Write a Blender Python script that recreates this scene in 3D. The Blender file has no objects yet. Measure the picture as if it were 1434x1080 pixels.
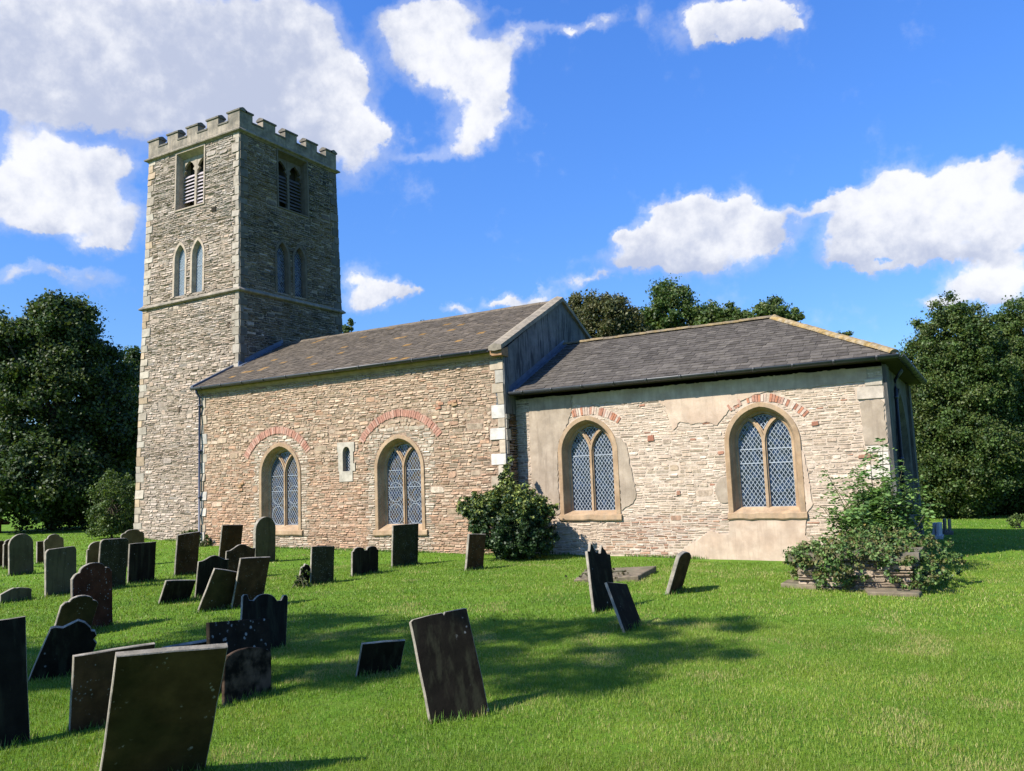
import bpy, math, random
import numpy as np
from mathutils import Vector, Matrix
from mathutils.geometry import delaunay_2d_cdt, tessellate_polygon

S = bpy.context.scene
COL = S.collection
R = math.radians
ALB = 0.70                                  # painted palettes below are scaled to measured albedos
rnd = random.Random(7)
NR = np.random.RandomState(11)

# ------------------------------------------------------------------ camera
cam_d = bpy.data.cameras.new("camera")
cam = bpy.data.objects.new("camera", cam_d)
COL.objects.link(cam)
cam_d.sensor_width = 36.0
cam_d.lens = 29.0615
cam_d.clip_end = 3000.0
RX, UX, FX = (0.86375, 0.50245, -0.03838), (0.08966, -0.07829, 0.99289), (-0.49587, 0.86105, 0.11267)
cam.matrix_world = Matrix(((RX[0], UX[0], -FX[0], 10.15317), (RX[1], UX[1], -FX[1], -17.24425),
                           (RX[2], UX[2], -FX[2], 1.70858), (0, 0, 0, 1)))
S.camera = cam

# ------------------------------------------------------------------ sun, sky, exposure
SUN_EL, SUN_AZ = R(43.0), R(208.5)          # azimuth clockwise from north (+Y)
sun_dir = Vector((math.sin(SUN_AZ) * math.cos(SUN_EL), math.cos(SUN_AZ) * math.cos(SUN_EL), math.sin(SUN_EL)))
sl = bpy.data.lights.new("sun", 'SUN')
sl.energy = 5.0
sl.angle = R(0.68)
sl.color = (1.0, 0.93, 0.83)
sun = bpy.data.objects.new("sun", sl)
COL.objects.link(sun)
sun.rotation_euler = (-sun_dir).to_track_quat('-Z', 'Y').to_euler()
S.view_settings.view_transform = 'Standard'
S.view_settings.look = 'None'
S.view_settings.gamma = 1.0
S.view_settings.exposure = 1.0
S.cycles.max_bounces = 6
S.cycles.transparent_max_bounces = 6

CLOUDS = [(-0.6027, 0.6082, 0.092, 0.0581, 0.9, 0.55), (-0.5198, 0.595, 0.0968, 0.0678, 0.9, 0.55), (-0.428, 0.5816, 0.0871, 0.0678, 0.9, 0.55), (-0.3456, 0.5686, 0.0774, 0.0678, 0.9, 0.55), (-0.5826, 0.5397, 0.0774, 0.0407, 0.9, 0.55), (-0.4911, 0.5217, 0.0871, 0.0436, 0.9, 0.55), (-0.3819, 0.5029, 0.0968, 0.0484, 0.9, 0.55), (-0.618, 0.503, 0.0484, 0.0232, 0.9, 0.55), (-0.5449, 0.481, 0.0678, 0.0252, 0.8, 0.55), (-0.6166, 0.4556, 0.029, 0.0194, 0.5, 0.55), (-0.2723, 0.5849, 0.0532, 0.0532, 0.85, 0.22), (-0.2361, 0.5448, 0.0407, 0.0436, 0.85, 0.22), (-0.282, 0.4989, 0.0774, 0.0484, 0.85, 0.22), (-0.2095, 0.4959, 0.0368, 0.031, 0.85, 0.22), (-0.1864, 0.5188, 0.0155, 0.0155, 0.85, 0.22), (-0.1652, 0.4374, 0.0368, 0.0213, 0.85, 0.22), (-0.2013, 0.4389, 0.0484, 0.0339, 0.85, 0.22), (-0.2552, 0.4599, 0.0581, 0.0387, 0.85, 0.22), (-0.1427, 0.4384, 0.0157, 0.0112, 0.85, 0.22), (-0.1885, 0.3916, 0.0213, 0.0252, 0.55, 0.22), (-0.5799, 0.4335, 0.0271, 0.0155, 0.9, 0.03), (-0.6059, 0.399, 0.0387, 0.0339, 0.9, 0.03), (-0.5611, 0.4019, 0.0436, 0.029, 0.9, 0.03), (-0.5255, 0.4191, 0.0339, 0.0213, 0.9, 0.03), (-0.4983, 0.4087, 0.0339, 0.0271, 0.9, 0.03), (-0.578, 0.3609, 0.0519, 0.0303, 0.9, 0.03), (-0.5243, 0.3587, 0.0519, 0.0328, 0.9, 0.03), (-0.4792, 0.3293, 0.0389, 0.0259, 0.9, 0.03), (-0.4966, 0.3072, 0.0303, 0.0104, 0.9, 0.03), (-0.595, 0.3294, 0.0346, 0.0121, 0.8, 0.3), (-0.6251, 0.3812, 0.0303, 0.0303, 0.9, 0.03), (-0.5935, 0.2747, 0.0328, 0.0078, 0.62, 0.1), (-0.5491, 0.2684, 0.0346, 0.0061, 0.62, 0.1), (-0.5003, 0.2592, 0.0432, 0.0112, 0.62, 0.1), (-0.6109, 0.2636, 0.0242, 0.0078, 0.62, 0.1), (-0.1258, 0.5838, 0.0292, 0.0315, 0.82, 0.16), (-0.0887, 0.6017, 0.0337, 0.0247, 0.82, 0.16), (-0.0522, 0.5934, 0.0393, 0.0292, 0.82, 0.16), (-0.0993, 0.544, 0.0393, 0.0337, 0.82, 0.16), (-0.0542, 0.5278, 0.0427, 0.0337, 0.82, 0.16), (-0.0086, 0.5307, 0.0292, 0.0225, 0.82, 0.16), (0.0251, 0.5534, 0.0191, 0.0225, 0.82, 0.16), (-0.0418, 0.4891, 0.0337, 0.0292, 0.82, 0.16), (-0.0082, 0.4925, 0.0247, 0.0247, 0.82, 0.16), (-0.0166, 0.4597, 0.0281, 0.0247, 0.82, 0.16), (-0.0437, 0.4325, 0.0292, 0.0202, 0.8, 0.16), (-0.0686, 0.411, 0.027, 0.0135, 0.7, 0.16), (-0.1165, 0.4027, 0.027, 0.0067, 0.4, 0.16), (0.0569, 0.5714, 0.0337, 0.009, 0.45, 0.16), (0.0214, 0.6001, 0.0337, 0.0112, 0.4, 0.16), (0.0932, 0.5651, 0.0138, 0.0061, 0.75, 0.05), (0.121, 0.5736, 0.019, 0.0078, 0.75, 0.05), (0.149, 0.5851, 0.019, 0.0095, 0.75, 0.05), (0.1903, 0.5854, 0.0104, 0.0156, 0.5, 0.05), (0.3129, 0.5706, 0.0475, 0.019, 0.95, 0.06), (0.2763, 0.5702, 0.0346, 0.0156, 0.95, 0.06), (0.2448, 0.5783, 0.019, 0.0156, 0.95, 0.06), (0.2774, 0.5866, 0.0303, 0.0173, 0.95, 0.06), (0.3187, 0.5879, 0.0346, 0.0173, 0.95, 0.06), (0.3592, 0.5784, 0.0294, 0.0138, 0.95, 0.06), (0.386, 0.5696, 0.0138, 0.0078, 0.95, 0.06), (0.3073, 0.5554, 0.0519, 0.0061, 0.6, 0.4), (0.1838, 0.3139, 0.0242, 0.0173, 0.9, 0.0), (0.211, 0.322, 0.0277, 0.0207, 0.9, 0.0), (0.2382, 0.3301, 0.0225, 0.0173, 0.9, 0.0), (0.2642, 0.3199, 0.0199, 0.0156, 0.9, 0.0), (0.2916, 0.3298, 0.019, 0.0138, 0.9, 0.0), (0.3124, 0.3088, 0.0207, 0.0156, 0.9, 0.0), (0.1603, 0.292, 0.0277, 0.0173, 0.9, 0.0), (0.1411, 0.2974, 0.0086, 0.0069, 0.9, 0.0), (0.2223, 0.2905, 0.0562, 0.0259, 0.9, 0.0), (0.2933, 0.2895, 0.0389, 0.0225, 0.9, 0.0), (0.1675, 0.2627, 0.0475, 0.013, 0.8, 0.4), (0.2203, 0.2579, 0.0735, 0.0173, 0.8, 0.4), (0.1046, 0.2426, 0.0277, 0.0061, 0.8, 0.4), (0.3276, 0.2745, 0.0259, 0.0121, 0.8, 0.4), (0.3382, 0.2968, 0.0242, 0.0138, 0.8, 0.1), (0.3661, 0.314, 0.0242, 0.0104, 0.8, 0.1), (0.3955, 0.3248, 0.0225, 0.0104, 0.8, 0.1), (0.4116, 0.326, 0.019, 0.0112, 0.8, 0.1), (0.4371, 0.3112, 0.0363, 0.0216, 0.92, 0.0), (0.4167, 0.28, 0.0389, 0.0233, 0.92, 0.0), (0.4756, 0.3446, 0.0277, 0.0164, 0.92, 0.0), (0.5008, 0.327, 0.0363, 0.0277, 0.92, 0.0), (0.5373, 0.3366, 0.0311, 0.019, 0.92, 0.0), (0.5676, 0.3539, 0.0277, 0.0156, 0.92, 0.0), (0.6031, 0.3691, 0.0328, 0.0156, 0.92, 0.0), (0.6395, 0.3751, 0.0311, 0.0173, 0.92, 0.0), (0.6178, 0.3389, 0.0475, 0.0225, 0.92, 0.0), (0.5239, 0.2894, 0.0691, 0.0285, 0.9, 0.2), (0.46, 0.2692, 0.0519, 0.019, 0.9, 0.2), (0.5941, 0.2821, 0.0648, 0.0277, 0.9, 0.2), (0.6363, 0.3032, 0.0475, 0.0277, 0.9, 0.2), (0.4318, 0.2495, 0.0432, 0.0086, 0.7, 0.55), (0.5202, 0.2505, 0.0605, 0.0104, 0.7, 0.55), (0.5997, 0.2501, 0.0519, 0.0086, 0.7, 0.55), (0.5521, 0.2159, 0.0285, 0.0138, 0.9, 0.02), (0.597, 0.2249, 0.0328, 0.0156, 0.9, 0.02), (0.6273, 0.2192, 0.0328, 0.019, 0.9, 0.02), (0.5307, 0.1952, 0.0225, 0.0086, 0.9, 0.02), (0.5936, 0.1919, 0.0605, 0.0138, 0.8, 0.35), (-0.1908, 0.2587, 0.019, 0.0173, 0.88, 0.1), (-0.1689, 0.2489, 0.0199, 0.0121, 0.88, 0.1), (-0.1427, 0.2352, 0.0242, 0.0095, 0.88, 0.1), (-0.1197, 0.2379, 0.0104, 0.0061, 0.88, 0.1), (-0.1868, 0.2316, 0.0346, 0.0121, 0.7, 0.35), (-0.0109, 0.2201, 0.0207, 0.0078, 0.85, 0.04), (0.0156, 0.2218, 0.0242, 0.0104, 0.85, 0.04), (0.0439, 0.2261, 0.0156, 0.0104, 0.85, 0.04), (-0.0597, 0.2086, 0.0259, 0.0061, 0.85, 0.04)]


def build_world():
    w = bpy.data.worlds.new("World")
    S.world = w
    w.use_nodes = True
    nt = w.node_tree
    for n in list(nt.nodes):
        nt.nodes.remove(n)
    L = nt.links.new

    def put(sock, v):
        if isinstance(v, bpy.types.NodeSocket):
            L(v, sock)
        else:
            sock.default_value = v

    def m(op, a, b=None, c=None, clamp=False):
        n = nt.nodes.new('ShaderNodeMath')
        n.operation = op
        n.use_clamp = clamp
        put(n.inputs[0], a)
        if b is not None:
            put(n.inputs[1], b)
        if c is not None:
            put(n.inputs[2], c)
        return n.outputs[0]

    def dot(a, v):
        n = nt.nodes.new('ShaderNodeVectorMath')
        n.operation = 'DOT_PRODUCT'
        L(a, n.inputs[0])
        n.inputs[1].default_value = v
        return n.outputs['Value']

    def smooth(x, lo, hi):
        n = nt.nodes.new('ShaderNodeMapRange')
        n.interpolation_type = 'SMOOTHSTEP'
        put(n.inputs[0], x)
        n.inputs[1].default_value, n.inputs[2].default_value = lo, hi
        return n.outputs[0]

    tc = nt.nodes.new('ShaderNodeTexCoord')
    d = tc.outputs['Generated']
    # north-north-west facing tangent chart of the sky (world directions)
    cf = m('MAXIMUM', dot(d, (-0.499, 0.8666, 0.0)), 0.02)
    u = m('DIVIDE', dot(d, (0.8666, 0.499, 0.0)), cf)
    v = m('DIVIDE', dot(d, (0.0, 0.0, 1.0)), cf)

    def noise(scale, detail, rough, vec=None):
        n = nt.nodes.new('ShaderNodeTexNoise')
        n.inputs['Scale'].default_value = scale
        n.inputs['Detail'].default_value = detail
        n.inputs['Roughness'].default_value = rough
        L(vec if vec is not None else d, n.inputs['Vector'])
        return n
    # slight warp of the chart so puffs lose their round outline
    nw = noise(9.0, 6.0, 0.6)
    sep = nt.nodes.new('ShaderNodeSeparateColor')
    L(nw.outputs['Color'], sep.inputs[0])
    uw = m('MULTIPLY_ADD', m('SUBTRACT', sep.outputs[0], 0.5), 0.10, u)
    vw = m('MULTIPLY_ADD', m('SUBTRACT', sep.outputs[1], 0.5), 0.08, v)
    nw2 = noise(38.0, 6.0, 0.6)
    sep2 = nt.nodes.new('ShaderNodeSeparateColor')
    L(nw2.outputs['Color'], sep2.inputs[0])
    uw = m('MULTIPLY_ADD', m('SUBTRACT', sep2.outputs[0], 0.5), 0.035, uw)
    vw = m('MULTIPLY_ADD', m('SUBTRACT', sep2.outputs[1], 0.5), 0.035, vw)
    field, grey = 0.0, 0.0
    for (u0, v0, ru, rv, g, sh) in CLOUDS:
        ru, rv = ru * 1.08, rv * 1.08
        dx = m('MULTIPLY_ADD', uw, 1 / ru, -u0 / ru)
        dy = m('MULTIPLY_ADD', vw, 1 / rv, -v0 / rv)
        e = m('POWER', 0.36788, m('MULTIPLY_ADD', dx, dx, m('MULTIPLY', dy, dy)))
        field = m('MULTIPLY_ADD', e, g, field)
        # darker towards the base of each puff, and overall for the heavy ones
        grey = m('MULTIPLY_ADD', e, m('MULTIPLY_ADD', dy, -0.30 * g, (sh * 1.1 + 0.02) * g), grey)
    n1 = noise(13.0, 9.0, 0.58)
    n2 = noise(45.0, 6.0, 0.6)
    f = m('MULTIPLY_ADD', m('SUBTRACT', n1.outputs[0], 0.5), 1.5, field)
    f = m('MULTIPLY_ADD', m('SUBTRACT', n2.outputs[0], 0.5), 0.6, f)
    alpha = m('MAXIMUM', smooth(f, 0.42, 0.95), m('MULTIPLY', smooth(f, 0.10, 0.6), 0.30))
    front = smooth(dot(d, (-0.499, 0.8666, 0.0)), 0.1, 0.3)
    alpha = m('MULTIPLY', m('MULTIPLY', alpha, front), 0.97)
    gr = m('DIVIDE', grey, m('MAXIMUM', field, 0.25))
    n3 = noise(6.0, 4.0, 0.5)
    gr = m('MULTIPLY_ADD', m('SUBTRACT', n3.outputs[0], 0.5), 1.9, gr)
    gr = m('MULTIPLY_ADD', m('SUBTRACT', n2.outputs[0], 0.5), 1.5, gr)
    gr = m('MULTIPLY_ADD', m('SUBTRACT', n1.outputs[0], 0.5), -1.6, gr)
    gr = smooth(gr, -0.35, 0.95)
    cc = nt.nodes.new('ShaderNodeMix')
    cc.data_type = 'RGBA'
    L(gr, cc.inputs[0])
    cc.inputs[6].default_value = (7.2, 7.25, 7.5, 1)
    cc.inputs[7].default_value = (3.9, 4.3, 5.5, 1)
    sky = nt.nodes.new('ShaderNodeTexSky')
    sky.sky_type = 'NISHITA'
    sky.sun_disc = False
    sky.sun_elevation = SUN_EL
    sky.sun_rotation = SUN_AZ
    sky.air_density = 1.1
    sky.dust_density = 0.6
    sky.ozone_density = 2.2
    hs = nt.nodes.new('ShaderNodeHueSaturation')
    L(sky.outputs[0], hs.inputs['Color'])
    hs.inputs['Hue'].default_value = 0.5
    hs.inputs['Saturation'].default_value = 1.12
    hs.inputs['Value'].default_value = 1.0
    gn = nt.nodes.new('ShaderNodeMix')
    gn.data_type = 'RGBA'
    gn.blend_type = 'MULTIPLY'
    gn.inputs[0].default_value = 1.0
    L(hs.outputs[0], gn.inputs[6])
    el = smooth(dot(d, (0.0, 0.0, 1.0)), 0.0, 0.55)
    gcol = nt.nodes.new('ShaderNodeMix')
    gcol.data_type = 'RGBA'
    L(el, gcol.inputs[0])
    gcol.inputs[6].default_value = (0.62, 0.86, 1.25, 1)
    gcol.inputs[7].default_value = (0.76, 1.19, 1.90, 1)
    L(gcol.outputs[2], gn.inputs[7])
    mx = nt.nodes.new('ShaderNodeMix')
    mx.data_type = 'RGBA'
    L(alpha, mx.inputs[0])
    L(gn.outputs[2], mx.inputs[6])
    L(cc.outputs[2], mx.inputs[7])
    bg = nt.nodes.new('ShaderNodeBackground')
    L(mx.outputs[2], bg.inputs[0])
    bg.inputs[1].default_value = 0.07
    out = nt.nodes.new('ShaderNodeOutputWorld')
    L(bg.outputs[0], out.inputs[0])


build_world()

# ------------------------------------------------------------------ helpers


def gz(x, y=0.0):
    """height of the lawn"""
    return -1.6 * math.tanh(0.0145 * (x + 5.0) / 1.6)


def tag(o, label=None, cat=None, group=None, kind=None):
    if label:
        o['label'] = label
    if cat:
        o['category'] = cat
    if group:
        o['group'] = group
    if kind:
        o['kind'] = kind
    return o


def empty(name, loc, label=None, cat=None, group=None):
    o = bpy.data.objects.new(name, None)
    o.empty_display_size = 0.2
    o.location = loc
    COL.objects.link(o)
    return tag(o, label, cat, group)


def np_object(name, V, F, mat, parent=None, col=None, loops=None):
    """fast mesh from an (n,3) array and an (m,k) face array"""
    me = bpy.data.meshes.new(name)
    V = np.asarray(V, np.float32)
    F = np.asarray(F, np.int32)
    k = F.shape[1]
    me.vertices.add(len(V))
    me.vertices.foreach_set('co', V.ravel())
    me.loops.add(F.size)
    me.loops.foreach_set('vertex_index', F.ravel())
    me.polygons.add(len(F))
    me.polygons.foreach_set('loop_start', np.arange(0, F.size, k, dtype=np.int32))
    me.update(calc_edges=True)
    if col is not None:
        a = me.color_attributes.new('Col', 'FLOAT_COLOR', 'POINT')
        c4 = np.ones((len(V), 4), np.float32)
        c4[:, :3] = np.asarray(col) * ALB
        a.data.foreach_set('color', c4.ravel())
    me.materials.append(mat)
    o = bpy.data.objects.new(name, me)
    COL.objects.link(o)
    place(o, parent)
    return o


def place(o, parent):
    """geometry is written in world metres; parent without moving it"""
    if parent is not None:
        o.parent = parent
        p, off = parent, Vector((0, 0, 0))
        while p is not None:
            off += p.location
            p = p.parent
        o.location = -off


class MB:
    def __init__(self):
        self.v, self.f, self.c = [], [], []
        self.col = (1, 1, 1)

    def add(self, verts, faces, col=None):
        n = len(self.v)
        self.v.extend(verts)
        self.c.extend([col or self.col] * len(verts))
        self.f.extend([tuple(i + n for i in q) for q in faces])

    def box(self, a, b, col=None, M=None):
        x0, y0, z0 = a
        x1, y1, z1 = b
        vs = [(x0, y0, z0), (x1, y0, z0), (x1, y1, z0), (x0, y1, z0), (x0, y0, z1), (x1, y0, z1), (x1, y1, z1), (x0, y1, z1)]
        if M:
            vs = [M(*q) for q in vs]
        self.add(vs, [(0, 3, 2, 1), (4, 5, 6, 7), (0, 1, 5, 4), (1, 2, 6, 5), (2, 3, 7, 6), (3, 0, 4, 7)], col)

    def loft(self, rings, closed=False, col=None, caps=False):
        n = len(rings[0])
        vs = [q for r in rings for q in r]
        fs = []
        for i in range(len(rings) - 1):
            for j in range(n if closed else n - 1):
                k = (j + 1) % n
                fs.append((i * n + j, i * n + k, (i + 1) * n + k, (i + 1) * n + j))
        if caps:
            fs.append(tuple(range(n))[::-1])
            fs.append(tuple((len(rings) - 1) * n + j for j in range(n)))
        self.add(vs, fs, col)

    def tube(self, pts, rad, n=8, col=None):
        pts = [Vector(p) for p in pts]
        rr = rad if isinstance(rad, (list, tuple)) else [rad] * len(pts)
        rings = []
        for i, p in enumerate(pts):
            t = (pts[min(i + 1, len(pts) - 1)] - pts[max(i - 1, 0)]).normalized()
            a = t.cross(Vector((0, 0, 1)))
            if a.length < 0.05:
                a = t.cross(Vector((1, 0, 0)))
            a.normalize()
            b = t.cross(a)
            rings.append([tuple(p + (a * math.cos(2 * math.pi * k / n) + b * math.sin(2 * math.pi * k / n)) * rr[i]) for k in range(n)])
        self.loft(rings, True, col, caps=True)

    def prism(self, poly, d0, d1, M, col=None):
        """extrude a 2-D polygon from depth d0 to d1"""
        n = len(poly)
        vs = [M(s, t, d0) for s, t in poly] + [M(s, t, d1) for s, t in poly]
        fs = [tuple(range(n)), tuple(range(2 * n - 1, n - 1, -1))]
        fs += [(i, i + n, (i + 1) % n + n, (i + 1) % n) for i in range(n)]
        self.add(vs, fs, col)

    def build(self, name, mat, parent=None, smooth=False):
        me = bpy.data.meshes.new(name)
        me.from_pydata(self.v, [], self.f)
        a = me.color_attributes.new('Col', 'FLOAT_COLOR', 'POINT')
        c4 = np.ones((len(self.v), 4), np.float32)
        c4[:, :3] = np.asarray(self.c, np.float32)[:, :3] * ALB
        a.data.foreach_set('color', c4.ravel())
        if smooth:
            me.polygons.foreach_set('use_smooth', [True] * len(me.polygons))
        me.materials.append(mat)
        o = bpy.data.objects.new(name, me)
        COL.objects.link(o)
        place(o, parent)
        return o


def mat(name, base=None, rough=0.9, mottle=0.35, mscale=6.0, bump=0.4, bscale=40.0, tint=None, tint_scale=3.0,
        tint_amt=0.0, spots=None, spot_scale=14.0, spot_th=0.62, metallic=0.0, spec=0.3, streak=None, bdist=0.01, detail=6.0):
    """procedural surface: colour attribute (base=None) or plain base, mottled; optional second tint, lichen spots, vertical streaks"""
    sc_ = lambda q: None if q is None else tuple(v * ALB for v in q)
    base, tint, spots = sc_(base), sc_(tint), sc_(spots)
    streak = None if streak is None else (sc_(streak[0]), streak[1])
    m = bpy.data.materials.new(name)
    m.use_nodes = True
    nt = m.node_tree
    L = nt.links.new
    bs = nt.nodes['Principled BSDF']
    tc = nt.nodes.new('ShaderNodeTexCoord')
    oi = nt.nodes.new('ShaderNodeObjectInfo')
    mul = nt.nodes.new('ShaderNodeVectorMath')
    mul.operation = 'MULTIPLY_ADD'
    L(oi.outputs['Random'], mul.inputs[0])
    mul.inputs[1].default_value = (31.0, 17.0, 23.0)
    L(tc.outputs['Object'], mul.inputs[2])
    P = mul.outputs[0]

    def noise(sc, det=6.0, ro=0.6, vec=None):
        n = nt.nodes.new('ShaderNodeTexNoise')
        n.inputs['Scale'].default_value = sc
        n.inputs['Detail'].default_value = det
        n.inputs['Roughness'].default_value = ro
        L(vec or P, n.inputs['Vector'])
        return n.outputs[0]

    def ramp(x, lo, hi, a=0.0, b=1.0):
        n = nt.nodes.new('ShaderNodeMapRange')
        n.interpolation_type = 'SMOOTHSTEP'
        L(x, n.inputs[0])
        n.inputs[1].default_value, n.inputs[2].default_value = lo, hi
        n.inputs[3].default_value, n.inputs[4].default_value = a, b
        return n.outputs[0]

    def mix(f, a, b, mode='MIX'):
        n = nt.nodes.new('ShaderNodeMix')
        n.data_type = 'RGBA'
        n.blend_type = mode
        if isinstance(f, float):
            n.inputs[0].default_value = f
        else:
            L(f, n.inputs[0])
        for s, q in ((n.inputs[6], a), (n.inputs[7], b)):
            if isinstance(q, tuple):
                s.default_value = (*q[:3], 1)
            else:
                L(q, s)
        return n.outputs[2]
    if base is None:
        at = nt.nodes.new('ShaderNodeAttribute')
        at.attribute_name = 'Col'
        c = at.outputs['Color']
    else:
        n = nt.nodes.new('ShaderNodeRGB')
        n.outputs[0].default_value = (*base, 1)
        c = n.outputs[0]
    if tint is not None:
        c = mix(ramp(noise(tint_scale), 0.5 - 0.12, 0.5 + 0.15, 0.0, tint_amt), c, tint)
    if mottle > 0:
        v = ramp(noise(mscale, 9.0, 0.65), 0.25, 0.75, 1 - mottle, 1 + mottle)
        comb = nt.nodes.new('ShaderNodeCombineColor')
        for i in range(3):
            L(v, comb.inputs[i])
        c = mix(1.0, c, comb.outputs[0], 'MULTIPLY')
    if streak is not None:
        mp = nt.nodes.new('ShaderNodeMapping')
        mp.inputs['Scale'].default_value = (5.0, 5.0, 0.55)
        L(P, mp.inputs[0])
        c = mix(ramp(noise(2.2, 7.0, 0.65, mp.outputs[0]), 0.48, 0.64, 0.0, streak[1]), c, streak[0])
    if spots is not None:
        vo = nt.nodes.new('ShaderNodeTexVoronoi')
        vo.inputs['Scale'].default_value = spot_scale
        L(P, vo.inputs['Vector'])
        near = ramp(vo.outputs['Distance'], 0.18, 0.30, 1.0, 0.0)
        gate = ramp(noise(spot_scale * 0.22, 4.0), spot_th, spot_th + 0.06)
        fine = ramp(noise(spot_scale * 2.6, 5.0), 0.4, 0.52)
        a = nt.nodes.new('ShaderNodeMath')
        a.operation = 'MULTIPLY'
        L(near, a.inputs[0])
        L(gate, a.inputs[1])
        b = nt.nodes.new('ShaderNodeMath')
        b.operation = 'MULTIPLY'
        L(a.outputs[0], b.inputs[0])
        L(fine, b.inputs[1])
        c = mix(b.outputs[0], c, spots)
    L(c, bs.inputs['Base Color'])
    bs.inputs['Roughness'].default_value = rough
    bs.inputs['Metallic'].default_value = metallic
    bs.inputs['Specular IOR Level'].default_value = spec
    if bump > 0:
        bp = nt.nodes.new('ShaderNodeBump')
        bp.inputs['Strength'].default_value = bump
        bp.inputs['Distance'].default_value = bdist
        L(noise(bscale, detail, 0.65), bp.inputs['Height'])
        L(bp.outputs[0], bs.inputs['Normal'])
    return m


def leaf_mat(name, trans=0.35):
    m = bpy.data.materials.new(name)
    m.use_nodes = True
    nt = m.node_tree
    L = nt.links.new
    for n in list(nt.nodes):
        nt.nodes.remove(n)
    at = nt.nodes.new('ShaderNodeAttribute')
    at.attribute_name = 'Col'
    pr = nt.nodes.new('ShaderNodeBsdfPrincipled')
    pr.inputs['Roughness'].default_value = 0.55
    pr.inputs['Specular IOR Level'].default_value = 0.35
    tr = nt.nodes.new('ShaderNodeBsdfTranslucent')
    hs = nt.nodes.new('ShaderNodeHueSaturation')
    hs.inputs['Hue'].default_value = 0.485
    hs.inputs['Saturation'].default_value = 1.15
    hs.inputs['Value'].default_value = 1.2
    mx = nt.nodes.new('ShaderNodeMixShader')
    mx.inputs[0].default_value = trans
    out = nt.nodes.new('ShaderNodeOutputMaterial')
    L(at.outputs['Color'], pr.inputs['Base Color'])
    L(at.outputs['Color'], hs.inputs['Color'])
    L(hs.outputs[0], tr.inputs['Color'])
    L(pr.outputs[0], mx.inputs[1])
    L(tr.outputs[0], mx.inputs[2])
    L(mx.outputs[0], out.inputs[0])
    return m


def glass_mat(name, base, tintnoise=0.0, rough=0.06, other=None):
    m = bpy.data.materials.new(name)
    m.use_nodes = True
    nt = m.node_tree
    L = nt.links.new
    bs = nt.nodes['Principled BSDF']
    bs.inputs['Roughness'].default_value = rough
    bs.inputs['Specular IOR Level'].default_value = 0.6
    bs.inputs['Base Color'].default_value = (*base, 1)
    tc = nt.nodes.new('ShaderNodeTexCoord')
    if other is not None:
        vo = nt.nodes.new('ShaderNodeTexVoronoi')
        vo.inputs['Scale'].default_value = 9.0
        L(tc.outputs['Object'], vo.inputs['Vector'])
        sp = nt.nodes.new('ShaderNodeSeparateColor')
        L(vo.outputs['Color'], sp.inputs[0])
        mr = nt.nodes.new('ShaderNodeMapRange')
        L(sp.outputs[0], mr.inputs[0])
        mr.inputs[1].default_value, mr.inputs[2].default_value = 0.45, 0.75
        mx = nt.nodes.new('ShaderNodeMix')
        mx.data_type = 'RGBA'
        L(mr.outputs[0], mx.inputs[0])
        mx.inputs[6].default_value = (*base, 1)
        mx.inputs[7].default_value = (*other, 1)
        L(mx.outputs[2], bs.inputs['Base Color'])
    vo2 = nt.nodes.new('ShaderNodeTexVoronoi')      # each quarry sits at its own slight angle
    vo2.inputs['Scale'].default_value = 10.0
    L(tc.outputs['Object'], vo2.inputs['Vector'])
    ge = nt.nodes.new('ShaderNodeNewGeometry')
    sb2 = nt.nodes.new('ShaderNodeVectorMath')
    sb2.operation = 'SUBTRACT'
    L(vo2.outputs['Color'], sb2.inputs[0])
    sb2.inputs[1].default_value = (0.5, 0.5, 0.5)
    ma = nt.nodes.new('ShaderNodeVectorMath')
    ma.operation = 'MULTIPLY_ADD'
    L(sb2.outputs[0], ma.inputs[0])
    ma.inputs[1].default_value = (0.28, 0.28, 0.28)
    L(ge.outputs['Normal'], ma.inputs[2])
    bp = nt.nodes.new('ShaderNodeBump')
    bp.inputs['Strength'].default_value = 0.3
    bp.inputs['Distance'].default_value = 0.02
    sp2 = nt.nodes.new('ShaderNodeTexNoise')
    sp2.inputs['Scale'].default_value = 7.0
    L(tc.outputs['Object'], sp2.inputs['Vector'])
    L(sp2.outputs[0], bp.inputs['Height'])
    L(ma.outputs[0], bp.inputs['Normal'])
    L(bp.outputs[0], bs.inputs['Normal'])
    return m


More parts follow.
